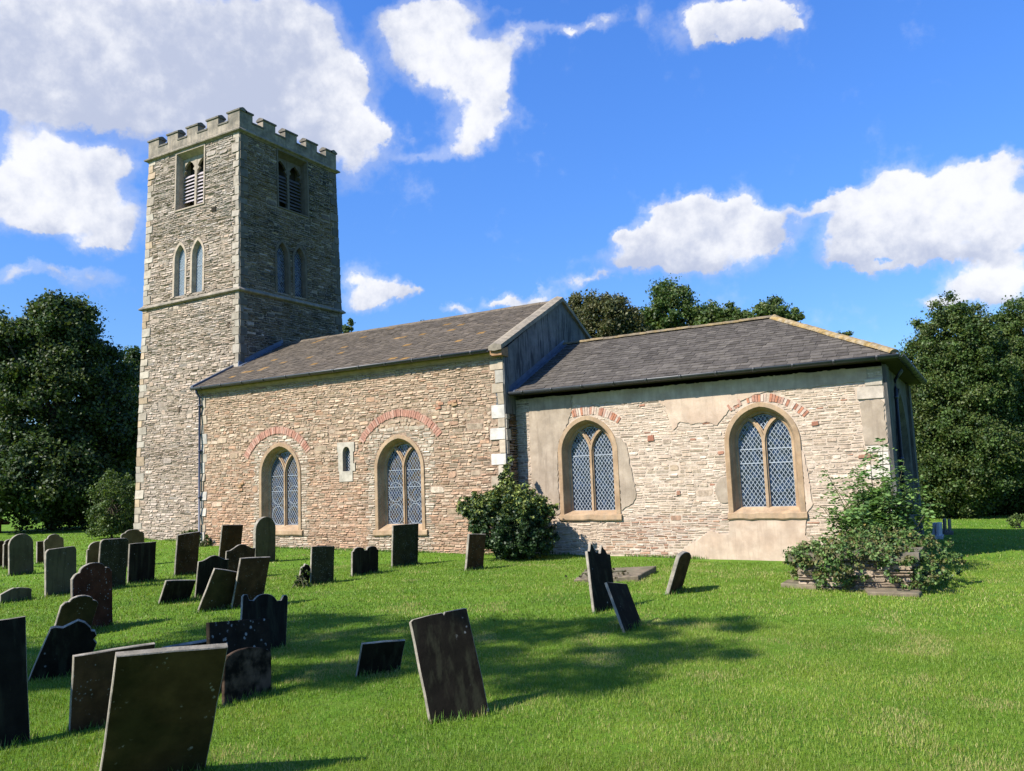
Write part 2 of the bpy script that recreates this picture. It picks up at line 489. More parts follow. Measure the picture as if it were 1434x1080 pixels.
M = {
    'rubble': mat('rubble_stone', None, 0.95, 0.34, 11.0, 0.7, 48.0, bdist=0.014, spec=0.1, tint=(0.42, 0.31, 0.21), tint_scale=0.9, tint_amt=0.35, streak=((0.30, 0.24, 0.175), 0.28)),
    'ashlar': mat('dressed_stone', None, 0.88, 0.25, 5.0, 0.3, 60.0),
    'ashlar_grey': mat('parapet_stone', (0.36, 0.305, 0.23), 0.9, 0.35, 4.0, 0.4, 45.0, tint=(0.17, 0.155, 0.12), tint_scale=1.7, tint_amt=0.8, streak=((0.13, 0.13, 0.115), 0.5)),
    'surround': mat('window_stone', (0.46, 0.325, 0.20), 0.85, 0.25, 5.0, 0.25, 50.0, tint=(0.36, 0.23, 0.125), tint_scale=2.0, tint_amt=0.7, streak=((0.30, 0.24, 0.17), 0.4)),
    'brick': mat('red_brick', None, 0.9, 0.3, 14.0, 0.5, 60.0),
    'mortar': mat('wall_mortar', (0.36, 0.255, 0.175), 0.95, 0.4, 14.0, 0.6, 60.0),
    'mortar_dark': mat('tower_mortar', (0.31, 0.26, 0.20), 0.95, 0.4, 14.0, 0.6, 60.0),
    'mortar_pale': mat('lime_mortar', (0.60, 0.49, 0.38), 0.95, 0.2, 8.0, 0.6, 50.0, tint=(0.52, 0.41, 0.31), tint_scale=1.5, tint_amt=0.6),
    'render_buff': mat('buff_render', (0.40, 0.32, 0.235), 0.95, 0.2, 3.0, 0.25, 70.0, tint=(0.50, 0.41, 0.31), tint_scale=4.0, tint_amt=0.6, streak=((0.27, 0.21, 0.15), 0.45)),
    'render_pale': mat('pale_render', (0.64, 0.50, 0.375), 0.95, 0.16, 3.5, 0.5, 60.0, tint=(0.50, 0.36, 0.255), tint_scale=2.2, tint_amt=0.65, streak=((0.42, 0.32, 0.235), 0.4)),
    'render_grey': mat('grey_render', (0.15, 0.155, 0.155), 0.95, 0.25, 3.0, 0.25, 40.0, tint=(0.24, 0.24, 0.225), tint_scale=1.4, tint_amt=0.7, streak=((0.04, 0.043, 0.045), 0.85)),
    'slate': mat('roof_slate', None, 0.85, 0.3, 8.0, 0.4, 50.0, spec=0.15),
    'ridge': mat('lichened_ridge_tile', (0.32, 0.22, 0.085), 0.95, 0.5, 9.0, 0.6, 40.0, tint=(0.30, 0.26, 0.19), tint_scale=5.0, tint_amt=0.75),
    'coping': mat('coping_stone', (0.33, 0.28, 0.205), 0.92, 0.3, 7.0, 0.5, 40.0, tint=(0.20, 0.175, 0.14), tint_scale=3.0, tint_amt=0.6),
    'gutter': mat('black_iron', (0.05, 0.055, 0.062), 0.48, 0.2, 6.0, 0.1, 30.0, spec=0.5),
    'pipe': mat('painted_pipe', (0.03, 0.04, 0.085), 0.4, 0.2, 6.0, 0.1, 30.0, spec=0.5),
    'lead': mat('lead_sheet', (0.10, 0.125, 0.17), 0.5, 0.3, 5.0, 0.3, 20.0, spec=0.5),
    'timber': mat('dark_timber', (0.045, 0.038, 0.03), 0.8, 0.3, 8.0, 0.3, 40.0),
    'came': mat('lead_came', (0.36, 0.41, 0.46), 0.55, 0.2, 12.0, 0.1, 60.0),
    'louvre': mat('weathered_board', (0.47, 0.42, 0.43), 0.9, 0.3, 10.0, 0.4, 50.0),
    'louvre_shaded': mat('shaded_board', (0.12, 0.11, 0.11), 0.9, 0.3, 10.0, 0.4, 50.0),  # same boards for the east belfry, shade painted into the colour
    'glass': glass_mat('dark_glass', (0.012, 0.02, 0.034)),
    'glass_tower': glass_mat('pale_glass', (0.16, 0.22, 0.26), rough=0.22),  # pale base stands in for sky reflected in the south lancets
    'glass_stained': glass_mat('painted_glass', (0.02, 0.026, 0.05), other=(0.05, 0.03, 0.014)),
    'leaf': leaf_mat('tree_leaf', 0.3),
    'ivy': leaf_mat('ivy_leaf', 0.15),
    'bark': mat('bark', (0.09, 0.07, 0.05), 0.95, 0.4, 8.0, 0.8, 25.0),
    'stem': mat('green_stem', (0.10, 0.10, 0.045), 0.8, 0.3, 12.0, 0.3, 40.0),
    'grass': leaf_mat('grass_blade', 0.3),
    'pantile': mat('red_pantile', None, 0.85, 0.25, 8.0, 0.4, 40.0),
    'house_brick': mat('house_brick', (0.22, 0.09, 0.055), 0.9, 0.3, 10.0, 0.4, 40.0),
}
CAM = np.array((10.153, -17.244))

# ------------------------------------------------------------------ the lawn


def ground_z(X, Y):
    z = -1.6 * np.tanh(0.0145 * (X + 5.0) / 1.6)
    return z


def build_ground():
    xs = np.concatenate([-np.geomspace(900, 42, 14), np.linspace(-40, 26, 166), np.geomspace(28, 900, 14)])
    ys = np.concatenate([-np.geomspace(900, 28, 14), np.linspace(-26, 40, 166), np.geomspace(42, 900, 14)])
    X, Y = np.meshgrid(xs, ys)
    Z = ground_z(X, Y) - 0.004
    near = np.exp(-((X - 0) ** 2 + (Y - 0) ** 2) / 900.0)
    Z += near * 0.012 * (np.sin(X * 2.3 + 1.1 * np.sin(Y * 1.7)) * np.cos(Y * 1.9 + 0.7 * np.sin(X * 1.3)) - 1.0)
    V = np.stack([X, Y, Z], -1).reshape(-1, 3)
    nx, ny = len(xs), len(ys)
    i = np.arange(nx * ny).reshape(ny, nx)
    F = np.stack([i[:-1, :-1], i[:-1, 1:], i[1:, 1:], i[1:, :-1]], -1).reshape(-1, 4)
    m = bpy.data.materials.new('turf')
    m.use_nodes = True
    nt = m.node_tree
    L = nt.links.new
    bs = nt.nodes['Principled BSDF']
    tc = nt.nodes.new('ShaderNodeTexCoord')

    def noise(sc, det=6.0, ro=0.6):
        n = nt.nodes.new('ShaderNodeTexNoise')
        n.inputs['Scale'].default_value = sc
        n.inputs['Detail'].default_value = det
        n.inputs['Roughness'].default_value = ro
        L(tc.outputs['Object'], n.inputs['Vector'])
        return n.outputs[0]
    r = nt.nodes.new('ShaderNodeValToRGB')
    r.color_ramp.elements[0].position = 0.30
    r.color_ramp.elements[0].color = (0.055, 0.140, 0.010, 1)
    r.color_ramp.elements[1].position = 0.72
    r.color_ramp.elements[1].color = (0.135, 0.235, 0.020, 1)
    L(noise(1.1, 10.0, 0.7), r.inputs[0])
    r2 = nt.nodes.new('ShaderNodeMix')
    r2.data_type = 'RGBA'
    mr = nt.nodes.new('ShaderNodeMapRange')
    L(noise(9.0, 6.0, 0.7), mr.inputs[0])
    mr.inputs[1].default_value, mr.inputs[2].default_value = 0.45, 0.75
    mr.inputs[4].default_value = 0.5
    L(mr.outputs[0], r2.inputs[0])
    L(r.outputs[0], r2.inputs[6])
    r2.inputs[7].default_value = (0.1050, 0.1120, 0.0350, 1)
    L(r2.outputs[2], bs.inputs['Base Color'])
    bs.inputs['Roughness'].default_value = 0.95
    bs.inputs['Specular IOR Level'].default_value = 0.1
    bp = nt.nodes.new('ShaderNodeBump')
    bp.inputs['Strength'].default_value = 0.8
    bp.inputs['Distance'].default_value = 0.04
    L(noise(26.0, 8.0, 0.75), bp.inputs['Height'])
    L(bp.outputs[0], bs.inputs['Normal'])
    o = np_object('ground', V, F, m)
    o.data.polygons.foreach_set('use_smooth', [True] * len(o.data.polygons))
    tag(o, kind='structure')


build_ground()


def vnoise(x, y, seed=0):
    """cheap smooth value noise, numpy"""
    xi, yi = np.floor(x).astype(np.int64), np.floor(y).astype(np.int64)
    fx, fy = x - xi, y - yi
    fx, fy = fx * fx * (3 - 2 * fx), fy * fy * (3 - 2 * fy)

    def h(a, b):
        n = (a * 374761393 + b * 668265263 + seed * 974711) & 0x7fffffff
        n = ((n ^ (n >> 13)) * 1274126177) & 0x7fffffff
        return (n & 0xffff) / 65535.0
    return (h(xi, yi) * (1 - fx) + h(xi + 1, yi) * fx) * (1 - fy) + (h(xi, yi + 1) * (1 - fx) + h(xi + 1, yi + 1) * fx) * fy


def build_grass():
    """short mown blades, thickest close to the viewer; one uncountable mass"""
    V, Fs, C = [], [], []
    base = 0
    az0 = math.atan2(0.866, -0.4987)
    for (r0, r1, n, hgt, wid) in ((2.6, 6.0, 260000, 0.021, 0.0018), (6.0, 11.0, 300000, 0.019, 0.0027), (11.0, 19.0, 200000, 0.022, 0.0055), (19.0, 38.0, 110000, 0.026, 0.011)):
        rr = np.sqrt(NR.rand(n) * (r1 ** 2 - r0 ** 2) + r0 ** 2)
        th = az0 + (NR.rand(n) - 0.5) * R(86)
        x, y = CAM[0] + rr * np.cos(th), CAM[1] + rr * np.sin(th)
        keep = ~((x > -10.9) & (x < 8.4) & (y > 0.0) & (y < 6.2)) & ~((x > -15.9) & (x < -10.6) & (y > 1.28))
        keep &= ~((x > 0) & (x < 8.4) & (y > 0.45) & (y < 6.2)) | (y < 0.45)
        x, y = x[keep], y[keep]
        n = len(x)
        big = vnoise(x * 0.9, y * 0.9, 1)
        mid = vnoise(x * 4.0, y * 4.0, 2)
        stripe = 0.5 + 0.5 * np.sin((x * 0.55 - y * 0.83) * 5.0 + 2 * big)
        h = hgt * (0.45 + 0.9 * NR.rand(n)) * (0.65 + 0.7 * mid)
        a = NR.rand(n) * 2 * np.pi
        lean = h * (0.25 + 0.75 * NR.rand(n))
        la = NR.rand(n) * 2 * np.pi
        w = wid * (0.6 + 0.8 * NR.rand(n))
        z = ground_z(x, y) - 0.012
        dx, dy = np.cos(a) * w, np.sin(a) * w
        tip = np.stack([x + np.cos(la) * lean, y + np.sin(la) * lean, z + h + 0.012], -1)
        p0 = np.stack([x - dx, y - dy, z], -1)
        p1 = np.stack([x + dx, y + dy, z], -1)
        V.append(np.stack([p0, p1, tip], 1).reshape(-1, 3))
        Fs.append(np.arange(base, base + 3 * n).reshape(-1, 3))
        base += 3 * n
        vb = vnoise(x * 0.33 + 7, y * 0.33, 4)
        g = np.clip(0.45 * big + 0.3 * mid + 0.5 * vb - 0.12, 0, 1)
        worn = np.clip((vnoise(x * 1.7, y * 1.7, 8) - 0.70) * 5, 0, 1)
        dry = (NR.rand(n) < 0.06 + 0.12 * (g > 0.62) + 0.6 * worn).astype(float)[:, None]
        c = np.array((0.100, 0.222, 0.020)) + g[:, None] * np.array((0.165, 0.145, 0.020)) + (stripe * 0.05)[:, None] * np.array((1.0, 1.0, 0.25))
        c = c * (1 - dry) + dry * np.array((0.44, 0.42, 0.14))
        c = c * (0.82 + 0.36 * NR.rand(n))[:, None]
        C.append(np.repeat(c, 3, axis=0))
    # longer untrimmed tufts the mower misses: round the stones and along the walls
    tx, ty = [], []
    for k in STONES:
        bx, by, psi, w = STONES[k][0][:4]
        n = 170 if k not in ('s42', 's43', 's44', 's45') else 20
        e = (NR.rand(n) - 0.5) * (w + 0.12)
        q = NR.choice((-1, 1), n) * NR.uniform(0.0, 0.06, n) + np.where(NR.rand(n) < 0.5, 0.02, -0.05)
        tx.append(bx + np.cos(psi) * q - np.sin(psi) * e)
        ty.append(by + np.sin(psi) * q + np.cos(psi) * e)
    for (x0_, x1_, y0_, n) in ((-10.9, -0.1, -0.03, 2600), (0.1, 8.3, 0.47, 2000), (-15.9, -10.9, 1.24, 900)):
        xx = NR.uniform(x0_, x1_, n)
        keep = vnoise(xx * 1.6, xx * 0, 3) > 0.35 + 0.3 * NR.rand(n)
        tx.append(xx[keep])
        ty.append(y0_ - np.abs(NR.normal(size=keep.sum())) * 0.05)
    x, y = np.concatenate(tx), np.concatenate(ty)
    n = len(x)
    dist = np.hypot(x - CAM[0], y - CAM[1])
    h = NR.uniform(0.03, 0.10, n)
    w = 0.0016 + 0.00035 * dist
    a, la = NR.rand(n) * 2 * np.pi, NR.rand(n) * 2 * np.pi
    z = ground_z(x, y) - 0.015
    dx, dy = np.cos(a) * w, np.sin(a) * w
    lean = h * NR.uniform(0.1, 0.7, n)
    V.append(np.stack([np.stack([x - dx, y - dy, z], -1), np.stack([x + dx, y + dy, z], -1), np.stack([x + np.cos(la) * lean, y + np.sin(la) * lean, z + h], -1)], 1).reshape(-1, 3))
    Fs.append(np.arange(base, base + 3 * n).reshape(-1, 3))
    c = np.array((0.11, 0.24, 0.03)) * NR.uniform(0.7, 1.5, n)[:, None]
    dr = NR.rand(n) < 0.18
    c[dr] = np.array((0.34, 0.32, 0.12))
    C.append(np.repeat(c, 3, axis=0))
    o = np_object('grass', np.concatenate(V), np.concatenate(Fs), M['grass'], col=np.concatenate(C))
    tag(o, 'short mown green lawn between the gravestones', 'grass', kind='stuff')



# ------------------------------------------------------------------ masonry tools


def intervals(poly, t):
    xs = []
    n = len(poly)
    for i in range(n):
        (a, b), (c, d) = poly[i], poly[(i + 1) % n]
        if (b <= t < d) or (d <= t < b):
            xs.append(a + (t - b) / (d - b) * (c - a))
    xs.sort()
    return [(xs[i], xs[i + 1]) for i in range(0, len(xs) - 1, 2)]


def free_spans(outline, blocked, t0, t1, pad=0.006):
    lo, hi = -1e9, 1e9
    for k in range(4):
        t = t0 + (t1 - t0) * (0.02 + 0.96 * k / 3)
        iv = intervals(outline, t)
        if not iv:
            return []
        lo, hi = max(lo, iv[0][0]), min(hi, iv[-1][1])
    bl = []
    for p in blocked:
        zs = [q[1] for q in p]
        if max(zs) < t0 or min(zs) > t1:
            continue
        for k in range(5):
            t = t0 + (t1 - t0) * (0.01 + 0.98 * k / 4)
            bl += [(a - pad, b + pad) for a, b in intervals(p, t)]
    bl.sort()
    out, x = [], lo
    for a, b in bl:
        if a > x:
            out.append((x, min(a, hi)))
        x = max(x, b)
        if x >= hi:
            break
    if x < hi:
        out.append((x, hi))
    return [(a, b) for a, b in out if b - a > 0.03]


def stone(mb, s0, s1, t0, t1, P, rg, relief, jit, col, inset=0.011, chop=(0.15, 0.6)):
    w, h = s1 - s0, t1 - t0
    cx, cy = (s0 + s1) / 2, (t0 + t1) / 2
    k = min(w, h)
    j = lambda a: (rg.random() - 0.5) * 2 * a
    jj = min(jit, 0.22 * h)
    c = [(s0 + j(jj), t0 + j(jj)), (s1 + j(jj), t0 + j(jj)), (s1 + j(jj), t1 + j(jj)), (s0 + j(jj), t1 + j(jj))]
    pts = []
    for i in range(4):
        p, a, b = c[i], c[i - 1], c[(i + 1) % 4]
        q = rg.uniform(*chop) * k * 0.6
        da, db = math.hypot(a[0] - p[0], a[1] - p[1]) or 1, math.hypot(b[0] - p[0], b[1] - p[1]) or 1
        pts.append((p[0] + (a[0] - p[0]) * q / da, p[1] + (a[1] - p[1]) * q / da))
        pts.append((p[0] + (b[0] - p[0]) * q / db, p[1] + (b[1] - p[1]) * q / db))
    d = rg.uniform(*relief)
    ga, gb = j(0.5) * relief[1] * 0.7, j(0.6) * relief[1] * 0.8
    it = min(inset, 0.25 * k)
    vs = [P(s, t, -0.006) for s, t in pts]
    fx, fy = max(0.1, 1 - 2 * it / w), max(0.1, 1 - 2 * it / h)
    for s, t in pts:
        ds, dt = (s - cx), (t - cy)
        vs.append(P(cx + ds * fx, cy + dt * fy, max(0.001, d + ga * ds / w * 2 + gb * dt / h * 2)))
    fs = [(i, (i + 1) % 8, 8 + (i + 1) % 8, 8 + i) for i in range(8)] + [tuple(range(8, 16))]
    mb.add(vs, fs, col)


def rubble(mb, outline, blocked, P, colfn, rows=(0.045, 0.10), wid=(0.10, 0.36), gap=0.012, relief=(0.012, 0.04), jit=0.012, seed=1, thin=0.25, big=0.5):
    rg = random.Random(seed)
    ts = [q[1] for q in outline]
    t, top = min(ts), max(ts)
    blocked = list(blocked)
    ss = [q[0] for q in outline]
    for _ in range(int(big * (max(ss) - min(ss)) * (top - t))):      # odd large blocks and putlog stones
        w, h = rg.uniform(0.2, 0.5), rg.uniform(0.10, 0.20)
        a, b = rg.uniform(min(ss) + 0.35, max(ss) - 0.6), rg.uniform(t + 0.1, top - 0.35)
        sp = [q for q in free_spans(outline, blocked, b, b + h) if q[0] <= a and q[1] >= a + w]
        if sp:
            stone(mb, a + gap * 0.4, a + w - gap * 0.4, b + gap * 0.4, b + h - gap * 0.4, P, rg, relief, jit, colfn(a, b, rg))
            blocked.append([(a, b), (a + w, b), (a + w, b + h), (a, b + h)])
    while t < top - 0.02:
        zone = 1.0 + 0.32 * math.sin(t * 2.3 + seed * 1.7) * math.sin(t * 0.9 + seed)
        h = rg.uniform(*rows) * zone
        if t + h > top - 0.03:
            h = top - t
        for a, b in free_spans(outline, blocked, t, t + h):
            x = a
            while x < b - 0.012:
                w = rg.uniform(*wid) * (0.75 + 0.5 * rg.random())
                if b - (x + w) < wid[0] * 0.7:
                    w = b - x
                    if w > wid[1] * 1.3:
                        w *= 0.5
                x1 = min(x + w, b)
                g = gap * 0.5 * rg.uniform(0.6, 1.5)
                # courses wander a little
                dy = 0.010 * math.sin(2.1 * x + 3.0 * t + seed) + 0.007 * math.sin(5.3 * x - 4.1 * t)
                lim = lambda q: q
                if h > 0.075 and rg.random() < thin:
                    f = rg.uniform(0.38, 0.62) * h
                    for (q0, q1) in ((t, t + f), (t + f, t + h)):
                        stone(mb, x + g, x1 - g, q0 + g + dy, q1 - g + dy, P, rg, relief, jit, colfn((x + x1) / 2, t, rg))
                elif x1 - x - 2 * g > 0.012:
                    stone(mb, x + g, x1 - g, t + g + dy, t + h - g + dy, P, rg, relief, jit, colfn((x + x1) / 2, t, rg))
                x = x1
        t += h


def in_poly(p, poly):
    x, y = p
    r = False
    n = len(poly)
    for i in range(n):
        (a, b), (c, d) = poly[i], poly[(i + 1) % n]
        if (b > y) != (d > y) and x < (c - a) * (y - b) / (d - b) + a:
            r = not r
    return r


def holed(mb, outline, holes, P, dep, col=None):
    """flat wall face with real openings"""
    vs, es = [], []
    for poly in [outline] + holes:
        n0 = len(vs)
        vs += [Vector(q) for q in poly]
        es += [(n0 + i, n0 + (i + 1) % len(poly)) for i in range(len(poly))]
    V, E_, F, *_ = delaunay_2d_cdt(vs, es, [], 0, 1e-5)
    fs = []
    for f in F:
        cx = sum(V[i].x for i in f) / len(f)
        cy = sum(V[i].y for i in f) / len(f)
        if in_poly((cx, cy), outline) and not any(in_poly((cx, cy), h) for h in holes):
            fs.append(tuple(f))
    mb.add([P(q.x, q.y, dep) for q in V], fs, col)


def arch(c, a, zs, hh, z0, o=0.0, n=10, flat=False):
    """pointed-arch outline from (left, z0) over the apex to (right, z0), offset outward by o"""
    Rr = (a * a + hh * hh) / (2 * a)
    r = Rr + o
    pts = [(c - a - o, z0)]
    ap = math.sqrt(max(1e-6, r * r - (Rr - a) ** 2))
    ang = math.atan2(ap, Rr - a)
    for i in range(n + 1):
        t = ang * i / n
        pts.append((c - a + Rr - r * math.cos(t), zs + r * math.sin(t)))
    pts += [(2 * c - x, z) for x, z in pts[-2::-1]]
    return pts


def arc_bricks(mb, cx, cz, r0, r1, a0, a1, n, P, seed, keep=1.0, dep=0.022, cols=None):
    rg = random.Random(seed)
    cols = cols or [(0.46, 0.235, 0.165), (0.51, 0.28, 0.20), (0.43, 0.21, 0.145), (0.54, 0.33, 0.245)]
    for i in range(n):
        if rg.random() > keep:
            continue
        b0, b1 = a0 + (a1 - a0) * (i + 0.08) / n, a0 + (a1 - a0) * (i + 0.92) / n
        q0, q1 = r0 + rg.uniform(-0.012, 0.012), r1 + rg.uniform(-0.02, 0.012)
        poly = [(cx + q0 * math.sin(b0), cz + q0 * math.cos(b0)), (cx + q1 * math.sin(b0), cz + q1 * math.cos(b0)),
                (cx + q1 * math.sin(b1), cz + q1 * math.cos(b1)), (cx + q0 * math.sin(b1), cz + q0 * math.cos(b1))]
        mb.prism(poly, -0.01, dep + rg.uniform(-0.008, 0.008), P, rg.choice(cols))


def arc_block(cx, cz, r0, r1, a0, a1, n=8):
    o = [(cx + r1 * math.sin(a0 + (a1 - a0) * i / n), cz + r1 * math.cos(a0 + (a1 - a0) * i / n)) for i in range(n + 1)]
    return o + [(cx + r0 * math.sin(a1 + (a0 - a1) * i / n), cz + r0 * math.cos(a1 + (a0 - a1) * i / n)) for i in range(n + 1)]


def pick(*cols):
    def f(s, t, rg):
        c = rg.choice(cols)
        k = rg.uniform(0.82, 1.15)
        return (c[0] * k, c[1] * k, c[2] * k)
    return f


def blend(f1, f2, fn):
    return lambda s, t, rg: (f2 if rg.random() < fn(s, t) else f1)(s, t, rg)


# ------------------------------------------------------------------ the church
church = empty('church', (0, 3.0, 0), 'old stone parish church with square battlemented tower, nave and lower slate roofed chancel', 'church')
LX = 10.95          # nave length
EC = 0.517          # chancel set-back
TB = 0.0182         # tower batter
TX0, TX1, TY0, TY1 = -15.898, -10.656, 1.281, 6.528
PN = lambda s, t, d: (s, -d, t)                              # nave south wall
PC = lambda s, t, d: (s, EC - d, t)                          # chancel south wall
PTS = lambda s, t, d: (s, TY0 + TB * t - d, t)               # tower south
PTE = lambda s, t, d: (TX1 - TB * t + d, s, t)               # tower east
PCE = lambda s, t, d: (8.39 + d, s, t)                       # chancel east
PNE = lambda s, t, d: (0.0 + d, s, t)                        # nave east return

orange = pick((0.5488, 0.3451, 0.2173), (0.5096, 0.3193, 0.2014), (0.5782, 0.3966, 0.265), (0.4998, 0.3039, 0.1961), (0.4606, 0.2884, 0.1908), (0.5586, 0.412, 0.2915))
cream = pick((0.54, 0.42, 0.295), (0.5, 0.39, 0.275), (0.57, 0.455, 0.33), (0.47, 0.37, 0.27), (0.52, 0.385, 0.26), (0.54, 0.395, 0.27))
towerc = pick((0.5445, 0.4488, 0.3597), (0.4851, 0.3978, 0.3161), (0.5841, 0.4896, 0.4033), (0.4257, 0.3519, 0.2834), (0.5247, 0.408, 0.3106), (0.5643, 0.4743, 0.3924))
towerg = pick((0.441, 0.3876, 0.336), (0.3724, 0.3315, 0.2912), (0.49, 0.4386, 0.3864), (0.3234, 0.2907, 0.2576), (0.4606, 0.3927, 0.3304))
tower_shaded = pick((0.0966, 0.0931, 0.0828), (0.0736, 0.0735, 0.069), (0.1196, 0.1156, 0.1035), (0.0598, 0.0608, 0.0575), (0.1012, 0.1029, 0.0828))  # east face: lichened stone, darkened further to paint in its shade
pale = pick((0.69, 0.565, 0.44), (0.63, 0.51, 0.39), (0.73, 0.61, 0.485), (0.56, 0.45, 0.335), (0.64, 0.5, 0.37), (0.52, 0.41, 0.31))
rusty = pick((0.45, 0.28, 0.19), (0.38, 0.22, 0.15), (0.52, 0.38, 0.29), (0.58, 0.48, 0.39), (0.40, 0.30, 0.235))
quoinc = pick((0.56, 0.51, 0.43), (0.52, 0.45, 0.35), (0.59, 0.55, 0.48), (0.50, 0.41, 0.30))


def quoins(mb, corner, side, t0, t1, P, seed, colfn, hgt=(0.22, 0.34), long=(0.34, 0.46), short=(0.17, 0.24), relief=(0.018, 0.03)):
    """corner blocks, long and short by turns; returns the polygons they cover"""
    rg = random.Random(seed)
    t, k, bl = t0, 0, []
    while t < t1 - 0.05:
        h = min(rg.uniform(*hgt), t1 - t)
        w = rg.uniform(*(long if k % 2 == 0 else short))
        e0 = corner(t + h * 0.5)
        a, b = (e0, e0 + w) if side > 0 else (e0 - w, e0)
        stone(mb, a + 0.003, b - 0.003, t + 0.004, t + h - 0.004, P, rg, relief, 0.004, colfn(a, t, rg), 0.006, (0.02, 0.08))
        bl.append([(a - 0.02, t), (b, t), (b, t + h), (a - 0.02, t + h)])
        t += h
        k += 1
    return bl


# ---- windows


def sweep(mb, c, a, zs, hh, z0, prof, P, col=(1, 1, 1)):
    mb.loft([[P(x, z, dep) for x, z in arch(c, a, zs, hh, z0, o)] for o, dep in prof], False, col)


def clip_seg(p, q, poly):
    """segment against a convex polygon"""
    t0, t1 = 0.0, 1.0
    ar = sum(poly[i][0] * poly[(i + 1) % len(poly)][1] - poly[(i + 1) % len(poly)][0] * poly[i][1] for i in range(len(poly)))
    sg = 1 if ar > 0 else -1
    dx, dy = q[0] - p[0], q[1] - p[1]
    for i in range(len(poly)):
        (a, b), (c, d) = poly[i], poly[(i + 1) % len(poly)]
        nx, ny = -(d - b) * sg, (c - a) * sg
        num = nx * (p[0] - a) + ny * (p[1] - b)
        den = nx * dx + ny * dy
        if abs(den) < 1e-9:
            if num < 0:
                return None
            continue
        t = -num / den
        if den > 0:
            t0 = max(t0, t)
        else:
            t1 = min(t1, t)
    if t1 - t0 < 1e-3:
        return None
    return (p[0] + dx * t0, p[1] + dy * t0), (p[0] + dx * t1, p[1] + dy * t1)


def strip(mb, a, b, w, dep, thick, P):
    dx, dy = b[0] - a[0], b[1] - a[1]
    l = math.hypot(dx, dy) or 1
    nx, ny = -dy / l * w / 2, dx / l * w / 2
    mb.prism([(a[0] - nx, a[1] - ny), (b[0] - nx, b[1] - ny), (b[0] + nx, b[1] + ny), (a[0] + nx, a[1] + ny)], dep, dep + thick, P)


def lattice(mb, poly, P, dep, dw=0.088, dh=0.125, w=0.013, bars=()):
    x0, x1 = min(p[0] for p in poly), max(p[0] for p in poly)
    z0, z1 = min(p[1] for p in poly), max(p[1] for p in poly)
    k = dh / dw
    for sg in (1, -1):
        n = int(((x1 - x0) * k + (z1 - z0)) / dh) + 2
        for i in range(n):
            b = z0 + i * dh if sg < 0 else z0 - (x1 - x0) * k + i * dh
            p, q = (x0, b), (x1, b + sg * k * (x1 - x0))
            if sg < 0:
                p, q = (x0, b), (x1, b - k * (x1 - x0))
            r = clip_seg(p, q, poly)
            if r:
                strip(mb, r[0], r[1], w, dep, 0.008 if sg > 0 else 0.010, P)
    for z in bars:
        r = clip_seg((x0 - 1, z), (x1 + 1, z), poly)
        if r:
            strip(mb, r[0], r[1], w * 1.9, dep, 0.014, P)
    for i in range(len(poly)):
        strip(mb, poly[i], poly[(i + 1) % len(poly)], w * 1.2, dep, 0.012, P)


def half_arch(c, a, zs, hh, z0, side, m):
    """one light: left or right of a mullion of half width m, under an intersecting head"""
    Rr = (a * a + hh * hh) / (2 * a)
    pts = []
    # outer side follows the main arch; inner side an arc of the same radius springing at the mullion
    xi = m
    # circles (in mirrored coordinate x>0 = towards the jamb): main: centre x=-(Rr-a); inner: centre x=m+Rr
    ca, cb = -(Rr - a), m + Rr
    xm = (ca + cb) / 2
    zt = math.sqrt(max(0.0, Rr * Rr - (xm - ca) ** 2))
    n = 8
    pts.append((xi, z0))
    pts.append((a, z0))
    am = math.atan2(zt, xm - ca)
    for i in range(n + 1):
        t = am * i / n
        pts.append((ca + Rr * math.cos(t), zs + Rr * math.sin(t)))
    for i in range(n - 1, -1, -1):
        t = am * i / n
        pts.append((cb - Rr * math.cos(t), zs + Rr * math.sin(t)))
    return [(c + side * x, z) for x, z in pts], Rr, zt, xm


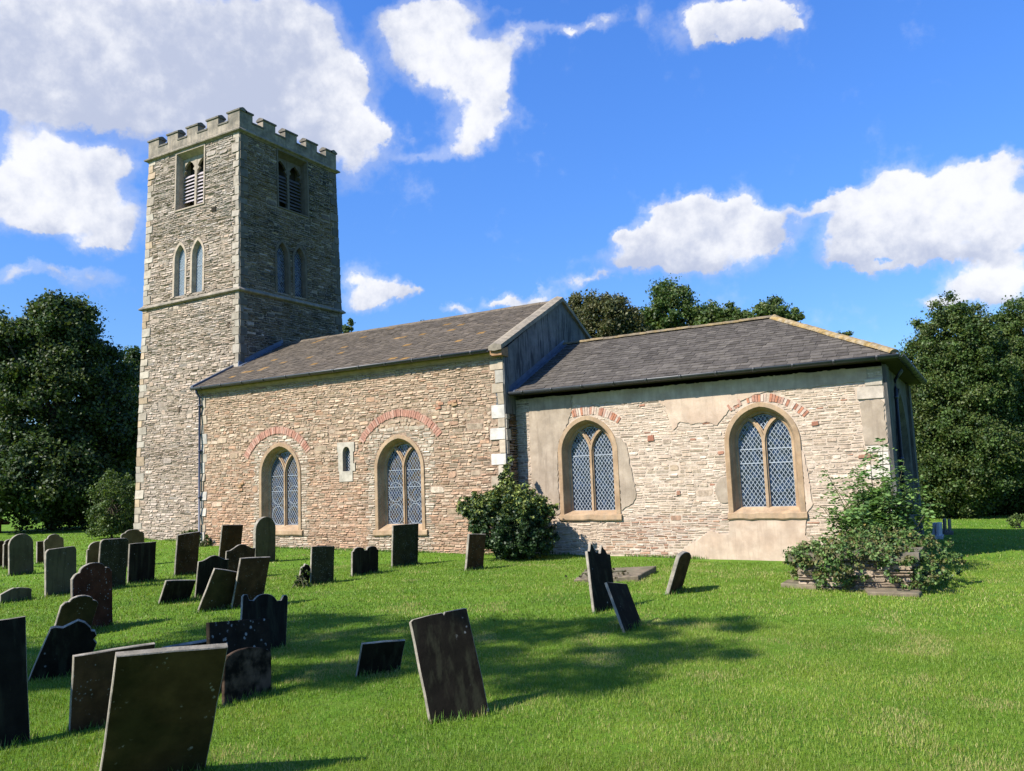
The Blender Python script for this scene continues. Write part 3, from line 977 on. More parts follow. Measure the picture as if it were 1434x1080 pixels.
def arched_window(c, a, apex, zs, zsill, zbot, P, glass, bars, fancy=False, sill_over=0.0):
    """two-light traceried window. a: half width of the stone surround at the wall face"""
    o = MB()
    ai = a - 0.225                                  # half width at the glass
    h0 = apex - zs
    Rr = (a * a + h0 * h0) / (2 * a)                # concentric inner arch
    ri = Rr - 0.225
    hi = math.sqrt(ri * ri - (Rr - a) ** 2)
    prof = [(0.232, -0.05), (0.232, 0.026), (0.225, 0.032), (0.135, 0.032), (0.125, 0.02), (0.11, -0.03), (0.095, -0.055), (0.06, -0.16), (0.05, -0.18), (0.018, -0.185), (0.0, -0.21), (0.0, -0.30)]
    sweep(o, c, ai, zs, hi, zbot + 0.10, prof, P)
    w = o.build('arched_window', M['surround'], church)
    g = MB()
    gp = arch(c, ai + 0.005, zs, hi, zsill)
    for sd in (-1, 1):
        lp, *_ = half_arch(c, ai + 0.004, zs, hi, zsill, sd, 0.0)
        pm = MB()
        pm.prism(lp, -0.262, -0.255, P)
        pm.build('pane', glass, w)
    top, Rq, zt, xm = half_arch(c, ai, zs, hi, zsill, 1, 0.0)
    tp = MB()
    tp.prism([(c + x, z) for x, z in [(0, zs + 0.12), (xm, zs + zt), (xm * 0.5, zs + hi * 0.93), (0, zs + hi), (-xm * 0.5, zs + hi * 0.93), (-xm, zs + zt)]], -0.268, -0.263, P)
    tp.build('pane', glass, w)
    # tracery: mullion and the two intersecting arcs
    t = MB()
    mw = 0.048
    t.prism([(c - mw, zsill - 0.02), (c - mw * 0.35, zsill - 0.02), (c + mw * 0.35, zsill - 0.02), (c + mw, zsill - 0.02), (c + mw, zs + 0.04), (c - mw, zs + 0.04)], -0.26, -0.20, P)
    t.prism([(c - mw * 0.45, zsill - 0.02), (c + mw * 0.45, zsill - 0.02), (c + mw * 0.45, zs + 0.06), (c - mw * 0.45, zs + 0.06)], -0.20, -0.165, P)
    R2 = (ai * ai + hi * hi) / (2 * ai)
    for sd in (-1, 1):
        am = math.atan2(zt, (xm + R2 - ai)) + 0.03
        for dm, d0, d1 in ((mw, -0.26, -0.205), (mw * 0.45, -0.205, -0.172)):
            inner = [(c + sd * (R2 - (R2 + dm) * math.cos(am * i / 9)), zs + (R2 + dm) * math.sin(am * i / 9)) for i in range(10)]
            outer = [(c + sd * (R2 - (R2 - dm) * math.cos(am * i / 9)), zs + (R2 - dm) * math.sin(am * i / 9)) for i in range(10)]
            t.prism(inner + outer[::-1], d0 + sd * 0.001, d1 + sd * 0.001, P)
    t.build('tracery', M['surround'], w)
    l = MB()
    for sd in (-1, 1):
        lp, *_ = half_arch(c, ai - 0.004, zs, hi, zsill, sd, mw)
        lp = lp if sd > 0 else lp[::-1]
        lattice(l, lp, P, -0.252, bars=bars, w=0.007 if fancy else 0.011)
    lattice(l, [(c - 0.0, zs + 0.16), (c + xm * 0.82, zs + zt + 0.0), (c + xm * 0.35, zs + hi * 0.95), (c - xm * 0.35, zs + hi * 0.95), (c - xm * 0.82, zs + zt + 0.0)], P, -0.26)
    if fancy:
        for sd in (-1, 1):
            cx = c + sd * (mw + ai) / 2
            rr = (ai - mw) / 2 * 0.86
            z = zsill + rr + 0.04
            while z + rr < zs + 0.1:
                pts = [(cx + rr * math.cos(k * math.pi / 9), z + rr * 1.12 * math.sin(k * math.pi / 9)) for k in range(18)]
                for k in range(18):
                    strip(l, pts[k], pts[(k + 1) % 18], 0.011, -0.25, 0.012, P)
                z += 2 * rr * 1.18 + 0.02
    l.build('lead_lattice', M['came'], w)
    s = MB()
    so = sill_over
    sec = [(-0.30, zsill + 0.005), (-0.20, zsill - 0.005), (0.06, zbot + 0.13), (0.065, zbot + 0.03), (0.045, zbot), (-0.05, zbot), (-0.30, zbot)]
    nseg = 10
    rg = random.Random(int(c * 10))
    rings = []
    for i in range(nseg + 1):
        x = c - a - so + (2 * a + 2 * so) * i / nseg
        jz = rg.uniform(-0.012, 0.012)
        rings.append([P(x, z + (jz if d > 0 else 0), d) for d, z in sec])
    s.loft(rings, True, (1, 1, 1), caps=True)
    s.build('sill', M['surround'], w)
    return w


def win_block(c, a, apex, zs, zbot):
    return arch(c, a + 0.004, zs, apex - zs, zbot)


WIN = [  # centre, half width, apex, spring, sill top at glass, sill bottom, plane, glass, bars
    (-7.555, 0.815, 3.0, 2.10, 0.66, 0.375, PN, 'glass_stained', (1.62, 2.06), True),
    (-3.265, 0.805, 2.98, 2.10, 0.66, 0.37, PN, 'glass_stained', (1.62, 2.06), True),
    (1.905, 0.765, 3.13, 2.27, 0.91, 0.68, PC, 'glass', (2.20,), False),
    (5.95, 0.785, 3.13, 2.27, 0.93, 0.67, PC, 'glass', (1.85, 2.15), False),
]
for (c, a, apex, zs, zsill, zbot, P, g, bars, fancy) in WIN:
    arched_window(c, a, apex, zs, zsill, zbot, P, M[g], bars, fancy, 0.07 if P is PN else 0.03)

# slit window in the nave
SLIT = [(-5.33, 2.10), (-5.33, 2.62), (-5.36, 2.62), (-5.36, 2.89), (-4.76, 2.88), (-4.76, 2.62), (-4.80, 2.62), (-4.80, 2.30), (-4.74, 2.30), (-4.74, 2.10), (-4.83, 2.10), (-4.83, 1.82), (-5.30, 1.82), (-5.30, 2.10)]
hole = [(-5.17, 2.10), (-4.91, 2.10), (-4.91, 2.62), (-4.94, 2.71), (-5.0, 2.76), (-5.08, 2.76), (-5.14, 2.71), (-5.17, 2.62)]
mb = MB()
holed(mb, SLIT, [hole], PN, 0.026, (0.50, 0.45, 0.36))
mb.loft([[PN(x, z, 0.026) for x, z in hole], [PN(x, z, -0.15) for x, z in hole]], True, (0.40, 0.34, 0.26))
mb.loft([[PN(x, z, 0.026) for x, z in SLIT], [PN(x, z, -0.02) for x, z in SLIT]], True, (0.46, 0.41, 0.33))
sw = mb.build('slit_window', M['ashlar'], church)
mb = MB()
mb.prism([(-5.18, 2.09), (-4.90, 2.09), (-4.90, 2.78), (-5.18, 2.78)], -0.13, -0.12, PN)
mb.build('pane', M['glass_stained'], sw)
mb = MB()
lattice(mb, hole, PN, -0.118, 0.07, 0.09, 0.010)
mb.build('lead_lattice', M['came'], sw)

# ---- nave walls
zt_n = 4.74
nave_out = [(-LX, -0.12), (0.0, -0.12), (0.0, zt_n), (-LX, zt_n)]
blocks = [win_block(c, a, ap, zs, zb) for (c, a, ap, zs, s_, zb, P, *_r) in WIN if P is PN]
blocks.append(SLIT)
for (c, a, ap, zs, s_, zb, P, *_r) in WIN:
    if P is PN:
        blocks.append([(c - a - 0.075, zb), (c + a + 0.075, zb), (c + a + 0.075, zb + 0.14), (c - a - 0.075, zb + 0.14)])
# brick relieving arches (centre x, z, inner, outer radius, half angles)
ARC1 = (-7.66, 1.90, 1.37, 1.57, -1.03, 0.98)
ARC2 = (-3.22, 1.95, 1.50, 1.69, -0.95, 0.93)
qb = MB()
q1 = quoins(qb, lambda t: -0.004, -1, -0.12, 4.62, PN, 5, quoinc)
qb2 = MB()
q2 = quoins(qb2, lambda t: -LX + 0.004, 1, -0.12, 4.62, PN, 9, quoinc, long=(0.26, 0.34))
blocks += q1 + q2 + [arc_block(*ARC1), arc_block(*ARC2)]
wb = MB()
nave_col = blend(cream, orange, lambda s, t: min(0.97, max(0.12, 1.30 - (t - 0.25 * math.sin(s * 1.3)) / 2.6 + 0.12 * math.sin(s * 2.7 + t * 3))))


def nave_c(s, t, rg):
    # paler repair work round the window jambs and under the brick arches
    for (c, a) in ((-7.555, 0.815), (-3.265, 0.805)):
        if abs(s - c) < a + 0.26 and t < 3.2:
            return pick((0.57, 0.49, 0.385), (0.52, 0.445, 0.34), (0.60, 0.51, 0.39))(s, t, rg)
    return nave_col(s, t, rg)


rubble(wb, nave_out, blocks, PN, nave_c, rows=(0.042, 0.088), wid=(0.08, 0.28), gap=0.009, relief=(0.003, 0.022), jit=0.022, seed=21)
holes = [arch(c, a - 0.02, zs, ap - zs - 0.01, zb + 0.1) for (c, a, ap, zs, s_, zb, P, *_r) in WIN if P is PN]
nb = MB()
holed(nb, nave_out, holes + [hole], PN, -0.001)
# plain far walls of the nave
nb.add([(-LX, 0.008, -0.2), (-LX, 6.568, -0.2), (-LX, 6.568, 4.8), (-LX, 3.284, 6.55), (-LX, 0.008, 4.8)], [(0, 1, 2, 3, 4)])
nb.add([(-LX, 6.568, -0.2), (0, 6.568, -0.2), (0, 6.568, 4.8), (-LX, 6.568, 4.8)], [(0, 1, 2, 3)])
rg = random.Random(12)
for k in range(9):      # stray bricks in the nave walling
    x, z = rg.choice(((-9.25, 1.72), (-9.05, 1.80), (-1.95, 3.62), (-1.6, 3.66)))
    x, z = x + rg.uniform(-.12, .12), z + rg.uniform(-.08, .08)
    wb.prism([(x, z), (x + 0.16, z + 0.02), (x + 0.155, z + 0.08), (x, z + 0.06)], 0.0, 0.032 + 0.002 * k, PN, (0.46, 0.21 + 0.01 * k, 0.14))
nw = wb.build('nave_wall', M['rubble'], church)
nb.build('mortar', M['mortar'], nw)
qb.build('quoins', M['ashlar'], nw)
qb2.build('quoins', M['ashlar'], nw)
ab = MB()
arc_bricks(ab, *ARC1, 40, PN, 31)
arc_bricks(ab, *ARC2, 42, PN, 32, keep=0.97)
ab.build('brick_arch', M['brick'], nw)
# east gable: grey stained render, brown rubble and quoin return beside the chancel
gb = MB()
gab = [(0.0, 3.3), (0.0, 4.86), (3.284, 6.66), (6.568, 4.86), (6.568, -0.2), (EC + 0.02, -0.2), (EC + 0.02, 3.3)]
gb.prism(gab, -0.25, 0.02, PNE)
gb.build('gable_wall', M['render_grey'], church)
rb = MB()
qr = quoins(rb, lambda t: 0.004, 1, -0.15, 3.3, PNE, 5, pick((0.42, 0.37, 0.30), (0.46, 0.42, 0.35)), long=(0.18, 0.24), short=(0.10, 0.15))
rubble(rb, [(0.0, -0.15), (EC, -0.15), (EC, 3.3), (0.0, 3.3)], qr, PNE, pick((0.30, 0.20, 0.13), (0.36, 0.26, 0.18), (0.26, 0.17, 0.115)), seed=8)
rb.build('wall_return', M['rubble'], church)
# moulded stone cornice under the eaves
cb = MB()
sec = [(-0.02, 4.69), (0.03, 4.69), (0.035, 4.72), (0.07, 4.77), (0.09, 4.79), (0.09, 4.86), (-0.02, 4.86)]
rings = []
for i in range(45):
    x = -LX - 0.06 + (LX - 0.16) * i / 44
    j = rnd.uniform(-0.006, 0.006)
    rings.append([PN(x, z + j, d) for d, z in sec])
cb.loft(rings, True, (0.38, 0.27, 0.17), caps=True)
cb.build('cornice', M['ashlar'], church)

# ---- roofs


def slates(mb, origin, ds, du, poly, rg, expo=0.16, tw=0.26, colfn=None, lift=0.014):
    """overlapping slates on a slope; poly in (along, up) metres"""
    O, Ds, Du = Vector(origin), Vector(ds).normalized(), Vector(du).normalized()
    N = Ds.cross(Du).normalized()
    u0, u1 = min(p[1] for p in poly), max(p[1] for p in poly)
    u, row = u0, 0
    while u < u1 - 0.01:
        e = expo * (1.12 - 0.24 * (u - u0) / (u1 - u0))
        iv = intervals(poly, min(u + 0.02, u1 - 0.001)) or []
        for a, b in iv:
            x = a - (tw * 0.5 if row % 2 else 0.0)
            while x < b - 0.005:
                w = tw * rg.uniform(0.86, 1.14)
                s0, s1 = max(a, x + 0.003), min(b, x + w - 0.003)
                x += w
                if s1 - s0 < 0.02:
                    continue
                k = lift * rg.uniform(0.7, 1.6)
                tl = rg.uniform(-0.004, 0.004)
                dn = rg.uniform(-0.012, 0.012)
                top = min(u + e + 0.05, u1 + 0.01)
                iv2 = intervals(poly, min(u + e, u1 - 0.002))
                t0, t1 = s0, s1
                if iv2:
                    t0, t1 = min(max(s0, iv2[0][0] - 0.02), s1), max(min(s1, iv2[-1][1] + 0.02), s0)
                vs = [O + Ds * s0 + Du * (u + dn) + N * (k + tl), O + Ds * s1 + Du * (u + dn) + N * (k - tl),
                      O + Ds * t1 + Du * top + N * 0.002, O + Ds * t0 + Du * top + N * 0.002,
                      O + Ds * s0 + Du * (u + dn) - N * 0.004, O + Ds * s1 + Du * (u + dn) - N * 0.004]
                vs = [tuple(q) for q in vs]
                mb.add(vs, [(0, 1, 2, 3), (4, 5, 1, 0), (0, 3, 4), (1, 5, 2)], colfn(s0, u, rg))
        u += e
        row += 1


def slate_warm(s, u, rg):
    c = rg.choice([(0.128, 0.106, 0.080), (0.118, 0.098, 0.075), (0.140, 0.115, 0.087), (0.108, 0.090, 0.069)])
    k = rg.uniform(0.85, 1.15)
    n = float(vnoise(np.array([s * 1.4]), np.array([u * 2.2]), 5)[0])
    if n > 0.90 and rg.random() < 0.4:
        c = (0.28, 0.175, 0.075)
    elif rg.random() < 0.012:
        c = (0.27, 0.16, 0.055)
    return (c[0] * k, c[1] * k, c[2] * k)


def slate_dark(s, u, rg):
    c = rg.choice([(0.112, 0.099, 0.083), (0.100, 0.088, 0.074), (0.122, 0.108, 0.090), (0.090, 0.079, 0.066)])
    k = rg.uniform(0.85, 1.18)
    return (c[0] * k, c[1] * k, c[2] * k)


def base_slope(mb, O, Ds, Du, poly, col, off=-0.02):
    O, Ds, Du = Vector(O), Vector(Ds).normalized(), Vector(Du).normalized()
    N = Ds.cross(Du).normalized()
    a = [tuple(O + Ds * s + Du * u + N * off) for s, u in poly]
    b = [tuple(O + Ds * s + Du * u + N * (off - 0.06)) for s, u in poly]
    n = len(poly)
    mb.add(a + b, [tuple(range(n)), tuple(range(2 * n - 1, n - 1, -1))] + [(i, (i + 1) % n, n + (i + 1) % n, n + i) for i in range(n)], col)


rg = random.Random(3)
nav_e, nav_r = (-0.19, 4.90), (3.284, 6.655)
du_n = (0, nav_r[0] - nav_e[0], nav_r[1] - nav_e[1])
ln = math.hypot(du_n[1], du_n[2])
XW = -LX - 0.14
rf = MB()
npoly = [(0, 0), (-0.16 - XW, 0), (-0.16 - XW, ln), (0, ln)]
base_slope(rf, (XW, nav_e[0], nav_e[1]), (1, 0, 0), du_n, npoly, (0.05, 0.045, 0.04))
slates(rf, (XW, nav_e[0], nav_e[1]), (1, 0, 0), du_n, npoly, rg, 0.155, 0.25, slate_warm)
du_b = (0, -du_n[1], du_n[2])
base_slope(rf, (-0.16, 2 * 3.284 + 0.19, nav_e[1]), (-1, 0, 0), du_b, npoly, (0.06, 0.055, 0.05))
nroof = rf.build('nave_roof', M['slate'], church)
rd = MB()
for i in range(26):
    x0 = XW + (-0.2 - XW) * i / 26
    x1 = XW + (-0.2 - XW) * (i + 1) / 26 - 0.006
    zz = nav_r[1] + rnd.uniform(-0.006, 0.006)
    rd.loft([[(x, 3.284 + d, zz + h) for d, h in ((-0.13, -0.055), (-0.06, 0.015), (0.0, 0.04), (0.06, 0.015), (0.13, -0.055))] for x in (x0, x1)], False, (0.16, 0.13, 0.095))
rd.build('ridge_tiles', M['slate'], nroof)
# raised stone coping on the east gable with its kneeler
cp = MB()
sl_n = du_n[2] / du_n[1]
for sgn in (1, -1):
    segs = 7
    for i in range(segs):
        y0 = -0.24 + (3.284 + 0.24) * i / segs + (0.003 if i else 0)
        y1 = -0.24 + (3.284 + 0.24) * (i + 1) / segs - 0.003
        dz = rnd.uniform(-0.006, 0.006)
        f = lambda y: (y if sgn > 0 else 2 * 3.284 - y)
        zf = lambda y: nav_e[1] + (y - nav_e[0]) * sl_n + dz
        rings = [[(-0.27, f(y), zf(y) - 0.02), (-0.27, f(y), zf(y) + 0.075), (-0.09, f(y), zf(y) + 0.135), (0.095, f(y), zf(y) + 0.08), (0.10, f(y), zf(y) - 0.03), (-0.1, f(y), zf(y) - 0.05)] for y in (y0, y1)]
        cp.loft(rings, True, (1, 1, 1), caps=True)
cp.build('coping', M['coping'], nroof)
kn = MB()
kn.prism([(-0.17, 4.72), (0.15, 4.70), (0.15, 4.95), (-0.17, 4.86)], -0.27, 0.06, PNE)
kn.build('kneeler', mat('kneeler_stone', (0.36, 0.21, 0.11), 0.9, 0.3, 8.0, 0.4, 40.0), nroof)
# west verge: lead-dressed board, and the stepped lead flashing along the tower
vg = MB()
for y0, y1 in ((-0.22, 1.50),):
    z0, z1 = nav_e[1] + (y0 - nav_e[0]) * sl_n, nav_e[1] + (y1 - nav_e[0]) * sl_n
    vg.loft([[(XW - 0.03, y, z - 0.10), (XW - 0.03, y, z + 0.07), (XW + 0.07, y, z + 0.075), (XW + 0.07, y, z - 0.02)] for y, z in ((y0, z0), (y1, z1))], True, caps=True)
z0, z1 = nav_e[1] + (1.37 - nav_e[0]) * sl_n, nav_e[1] + (3.284 - nav_e[0]) * sl_n
xf = TX1 - TB * 5.6
vg.loft([[(xf + 0.012, y, z + 0.16), (xf + 0.03, y, z + 0.03), (xf + 0.16, y, z + 0.022), (xf + 0.16, y, z - 0.02), (xf - 0.03, y, z - 0.03), (xf - 0.03, y, z + 0.16)] for y, z in ((1.34, z0), (3.284, z1))], True, caps=True)
vg.build('lead_flashing', M['lead'], nroof)

# chancel roof (hipped at the east end)
CX1, CY0, CY1, CZE = 8.70, 0.208, 6.52, 3.835
HY, HX, HZ = 3.364, 5.77, 5.40
rf = MB()
du_c = (0, HY - CY0, HZ - CZE)
lc = math.hypot(du_c[1], du_c[2])
cpoly = [(0.02, 0), (CX1, 0), (HX, lc), (0.02, lc)]
base_slope(rf, (0, CY0, CZE), (1, 0, 0), du_c, cpoly, (0.05, 0.045, 0.045))
slates(rf, (0, CY0, CZE), (1, 0, 0), du_c, cpoly, rg, 0.165, 0.25, slate_dark)
du_h = (HX - CX1, 0, HZ - CZE)
lh = math.hypot(du_h[0], du_h[2])
hpoly = [(0, 0), (CY1 - CY0, 0), (HY - CY0, lh)]
base_slope(rf, (CX1, CY0, CZE), (0, 1, 0), du_h, hpoly, (0.05, 0.045, 0.045))
slates(rf, (CX1, CY0, CZE), (0, 1, 0), du_h, hpoly, rg, 0.165, 0.25, slate_dark)
npol = [(0, 0), (CX1, 0), (CX1, lc), (CX1 - HX, lc)]
base_slope(rf, (CX1, CY1, CZE), (-1, 0, 0), (0, HY - CY1, HZ - CZE), [(0, 0), (CX1, 0), (CX1, lc), (CX1 - HX, lc)], (0.06, 0.055, 0.05))
croof = rf.build('chancel_roof', M['slate'], church)


def ridge_run(p, q, n, name, mt, parent, r=0.12):
    m_ = MB()
    p, q = Vector(p), Vector(q)
    t = (q - p).normalized()
    sd = t.cross(Vector((0, 0, 1))).normalized()
    up = sd.cross(t).normalized()
    for i in range(n):
        a = p.lerp(q, i / n)
        b = p.lerp(q, (i + 1) / n) - t * 0.006
        j = Vector((0, 0, rnd.uniform(-0.008, 0.010)))
        ring = lambda c, k: [tuple(c + j + sd * (r * k * math.cos(x)) + up * (r * 0.72 * k * math.sin(x) - 0.035)) for x in [math.pi * s / 7 for s in range(8)]]
        m_.loft([ring(a, 1.05), ring(b, 0.97)], False, caps=True)
    return m_.build(name, mt, parent)


ridge_run((0.03, HY, HZ + 0.03), (HX, HY, HZ + 0.03), 14, 'ridge_tiles', mat('ridge_tile_clay', (0.19, 0.155, 0.105), 0.95, 0.4, 9.0, 0.6, 40.0, tint=(0.33, 0.23, 0.08), tint_scale=3.0, tint_amt=0.55), croof, 0.10)
ridge_run((HX, HY, HZ + 0.03), (CX1 - 0.02, CY0 + 0.02, CZE + 0.05), 13, 'hip_tiles', M['ridge'], croof, 0.11)
ridge_run((HX, HY, HZ + 0.03), (CX1 - 0.02, CY1 - 0.02, CZE + 0.05), 13, 'hip_tiles', M['ridge'], croof, 0.13)
fl = MB()
slc = du_c[2] / du_c[1]
zc0, zc1 = CZE, HZ
fl.loft([[(0.022, y, z + 0.14), (0.035, y, z + 0.03), (0.17, y, z + 0.03), (0.17, y, z - 0.02), (0.0, y, z - 0.02), (0.0, y, z + 0.14)] for y, z in ((CY0, zc0), (HY, zc1))], True, caps=True)
fl.build('lead_flashing', M['lead'], croof)

# gutters and pipes


def gutter(pts, r, name, brackets, parent, out):
    g = MB()
    a, b = Vector(pts[0]), Vector(pts[1])
    t = (b - a).normalized()
    sd = Vector(out)
    ring = lambda c, k: [tuple(c + sd * (r * k * math.cos(x)) + Vector((0, 0, -r * k * math.sin(x)))) for x in [math.pi * s / 8 for s in range(9)]]
    inner = lambda c, k: ring(c, k)[::-1]
    g.loft([ring(a, 1) + inner(a, 0.86), ring(b, 1) + inner(b, 0.86)], True, caps=True)
    for i in range(brackets):
        c = a.lerp(b, (i + 0.5) / brackets)
        g.loft([ring(c - t * 0.03, 1.12) + inner(c - t * 0.03, 1.0), ring(c + t * 0.03, 1.12) + inner(c + t * 0.03, 1.0)], True, caps=True)
    return g.build(name, M['gutter'], parent, True)


gutter([(-LX - 0.10, -0.235, 4.885), (-0.30, -0.235, 4.885)], 0.080, 'gutter', 12, church, (0, -1, 0))
gutter([(0.04, 0.15, 3.825), (8.76, 0.15, 3.825)], 0.078, 'gutter', 11, church, (0, -1, 0))
gutter([(8.755, 0.14, 3.822), (8.755, 6.56, 3.822)], 0.078, 'gutter', 8, church, (1, 0, 0))
pp = MB()
px = -LX + 0.09
pp.tube([(px - 0.02, -0.22, 4.86), (px, -0.20, 4.72), (px, -0.10, 4.60), (px, -0.085, 4.5), (px, -0.085, 0.02), (px, -0.16, -0.05)], 0.034, 10)
for z in (4.3, 2.9, 1.5, 0.4):
    pp.tube([(px, -0.085, z), (px, -0.085, z + 0.06)], 0.043, 10)
    pp.box((px - 0.07, -0.06, z + 0.01), (px + 0.07, -0.02, z + 0.05))
pp.build('drainpipe', M['pipe'], church, True)
pp = MB()
pp.tube([(8.62, 2.0, 3.78), (8.62, 2.0, 3.68), (8.48, 2.0, 3.5), (8.47, 2.0, 3.3), (8.47, 2.0, -0.2)], 0.036, 10)
for z in (3.1, 1.8, 0.5):
    pp.tube([(8.47, 2.0, z), (8.47, 2.0, z + 0.06)], 0.046, 10)
pp.build('drainpipe', M['pipe'], church, True)

# ---- chancel walls
ch_out = [(0.0, -0.28), (8.39, -0.28), (8.39, 3.66), (0.0, 3.66)]
cwins = [w for w in WIN if w[6] is PC]
PATCH = [  # name, polygon, material, thickness
    ('render_patch', [(0.40, 0.80), (0.40, 1.6), (0.37, 2.4), (0.40, 3.66), (1.54, 3.66), (1.55, 3.28), (1.47, 3.13), (1.42, 2.98), (1.30, 2.80), (1.19, 2.60), (1.12, 2.3), (1.10, 1.5), (1.11, 0.86), (0.84, 0.78)], 'render_buff', 0.021),
    ('render_patch', [(2.63, 2.60), (2.74, 2.57), (2.88, 2.44), (2.95, 2.03), (3.0, 1.75), (3.06, 1.34), (3.05, 1.18), (2.98, 1.06), (2.80, 0.98), (2.70, 0.90)], 'render_buff', 0.021),
    ('render_patch', [(1.60, 3.43), (2.56, 3.40), (3.0, 3.32), (3.72, 3.35), (3.90, 3.16), (3.97, 2.86), (4.03, 2.66), (4.20, 2.84), (4.50, 2.76), (4.80, 2.80), (5.02, 2.70), (5.16, 2.86), (5.36, 3.05), (5.62, 3.20), (5.86, 3.30), (6.1, 3.34), (7.2, 3.36), (8.10, 3.40), (8.10, 3.66), (1.60, 3.66)], 'render_pale', 0.019),
    ('render_patch', [(7.93, 2.96), (8.05, 3.0), (8.32, 3.0), (8.37, 2.95), (8.375, 2.15), (8.30, 2.10), (7.95, 2.12)], 'render_buff', 0.021),
    ('render_patch', [(5.18, 1.60), (5.02, 1.56), (4.92, 1.42), (4.90, 1.22), (4.96, 1.07), (5.10, 1.03), (5.18, 1.04)], 'render_buff', 0.021),
    ('render_patch', [(6.73, 2.1), (6.80, 2.0), (6.84, 1.5), (6.88, 0.95), (6.75, 0.8)], 'render_pale', 0.021),
    ('render_patch', [(4.05, -0.25), (4.12, 0.06), (4.40, 0.22), (4.73, 0.44), (4.95, 0.37), (5.14, 0.36), (5.16, 0.68), (6.74, 0.68), (6.68, 0.36), (6.90, 0.1), (7.0, -0.25)], 'render_pale', 0.024),
]
cbl = [win_block(c, a, ap, zs, zb) for (c, a, ap, zs, s_, zb, *_r) in cwins]
cbl += [[(c - a - 0.035, zb), (c + a + 0.035, zb), (c + a + 0.035, zb + 0.14), (c - a - 0.035, zb + 0.14)] for (c, a, ap, zs, s_, zb, *_r) in cwins]
cbl += [p for _, p, _, _ in PATCH]
BA3 = (1.905, 1.86, 1.30, 1.48, -0.26, 0.66)
BA4 = (5.95, 1.98, 1.17, 1.33, -0.60, 0.86)
cqb = MB()
qc = quoins(cqb, lambda t: 8.386, -1, -0.28, 2.10, PC, 15, pick((0.62, 0.55, 0.45), (0.56, 0.49, 0.40), (0.66, 0.60, 0.50)))
cqb2 = MB()
qc += quoins(cqb2, lambda t: 8.386, -1, 3.02, 3.42, PC, 16, pick((0.64, 0.56, 0.45), (0.60, 0.52, 0.42)), long=(0.45, 0.55), short=(0.3, 0.36))
cbl += qc + [arc_block(*BA3), arc_block(*BA4)]


def ch_c(s, t, rg):
    n = float(vnoise(np.array([s * 1.3 + 5]), np.array([t * 2.4]), 9)[0])
    if s < 0.55:
        return pick((0.40, 0.33, 0.25), (0.46, 0.40, 0.32), (0.34, 0.26, 0.19))(s, t, rg)
    if t < 0.62 and 2.2 < s < 4.9 and n > 0.36 or (t < 0.75 and n > 0.66):
        return rusty(s, t, rg)
    if rg.random() < 0.012:
        return (0.40, 0.20, 0.13)
    if n > 0.72 and rg.random() < 0.5:
        return pick((0.50, 0.39, 0.27), (0.46, 0.38, 0.29))(s, t, rg)
    return pale(s, t, rg)


wb = MB()
rubble(wb, ch_out, cbl, PC, ch_c, rows=(0.032, 0.07), wid=(0.08, 0.30), gap=0.007, relief=(0.001, 0.014), jit=0.014, seed=41)
for (x, z, w_, h_) in ((3.42, 2.44, 0.15, 0.14), (6.98, 2.56, 0.14, 0.09), (7.82, 1.86, 0.24, 0.07), (4.02, 1.22, 0.09, 0.10)):
    wb.prism([(x, z), (x + w_, z + 0.01), (x + w_ - 0.01, z + h_), (x + 0.01, z + h_ - 0.01)], 0, 0.03, PC, (0.36, 0.15, 0.095))
cw = wb.build('chancel_wall', M['rubble'], church)
nb = MB()
holes = [arch(c, a - 0.02, zs, ap - zs - 0.01, zb + 0.1) for (c, a, ap, zs, s_, zb, *_r) in cwins]
holed(nb, ch_out, holes, PC, 0.001)
nb.build('mortar', M['mortar_pale'], cw)
nb = MB()
nb.add([(0, 6.2, -0.3), (8.39, 6.2, -0.3), (8.39, 6.2, 3.8), (0, 6.2, 3.8)], [(0, 1, 2, 3)])
nb.build('north_wall', M['mortar_pale'], church)
cqb.build('quoins', M['ashlar'], cw)
cqb2.build('quoins', M['ashlar'], cw)
ab = MB()
faded = [(0.66, 0.52, 0.42), (0.50, 0.22, 0.13), (0.62, 0.47, 0.37), (0.46, 0.24, 0.165), (0.52, 0.33, 0.25), (0.42, 0.19, 0.12), (0.56, 0.42, 0.33)]
arc_bricks(ab, *BA3, 22, PC, 51, 0.95, 0.014, faded)
arc_bricks(ab, *BA4, 30, PC, 52, 0.85, 0.014, faded)
ab.build('brick_arch', M['brick'], cw)
rg = random.Random(77)
for nm, poly, mt, th in PATCH:
    # irregular edge, slightly chamfered
    pts = []
    n = len(poly)
    for i in range(n):
        a, b = poly[i], poly[(i + 1) % n]
        l = math.hypot(b[0] - a[0], b[1] - a[1])
        k = max(1, int(l / 0.05))
        for q in range(k):
            f = q / k
            j = 0.017 if k > 1 and q else 0.006
            pts.append((a[0] + (b[0] - a[0]) * f + rg.uniform(-j, j), a[1] + (b[1] - a[1]) * f + rg.uniform(-j, j)))
    pb = MB()
    pb.prism(pts, -0.01, th, PC)
    pb.build(nm, M[mt], cw)
# soffit and wall plate under the chancel eaves
sb = MB()
sb.box((0.03, 0.20, 3.75), (8.66, EC + 0.05, 3.79))
sb.box((8.36, 0.20, 3.747), (8.70, 6.50, 3.787))
sb.build('soffit', M['timber'], church)
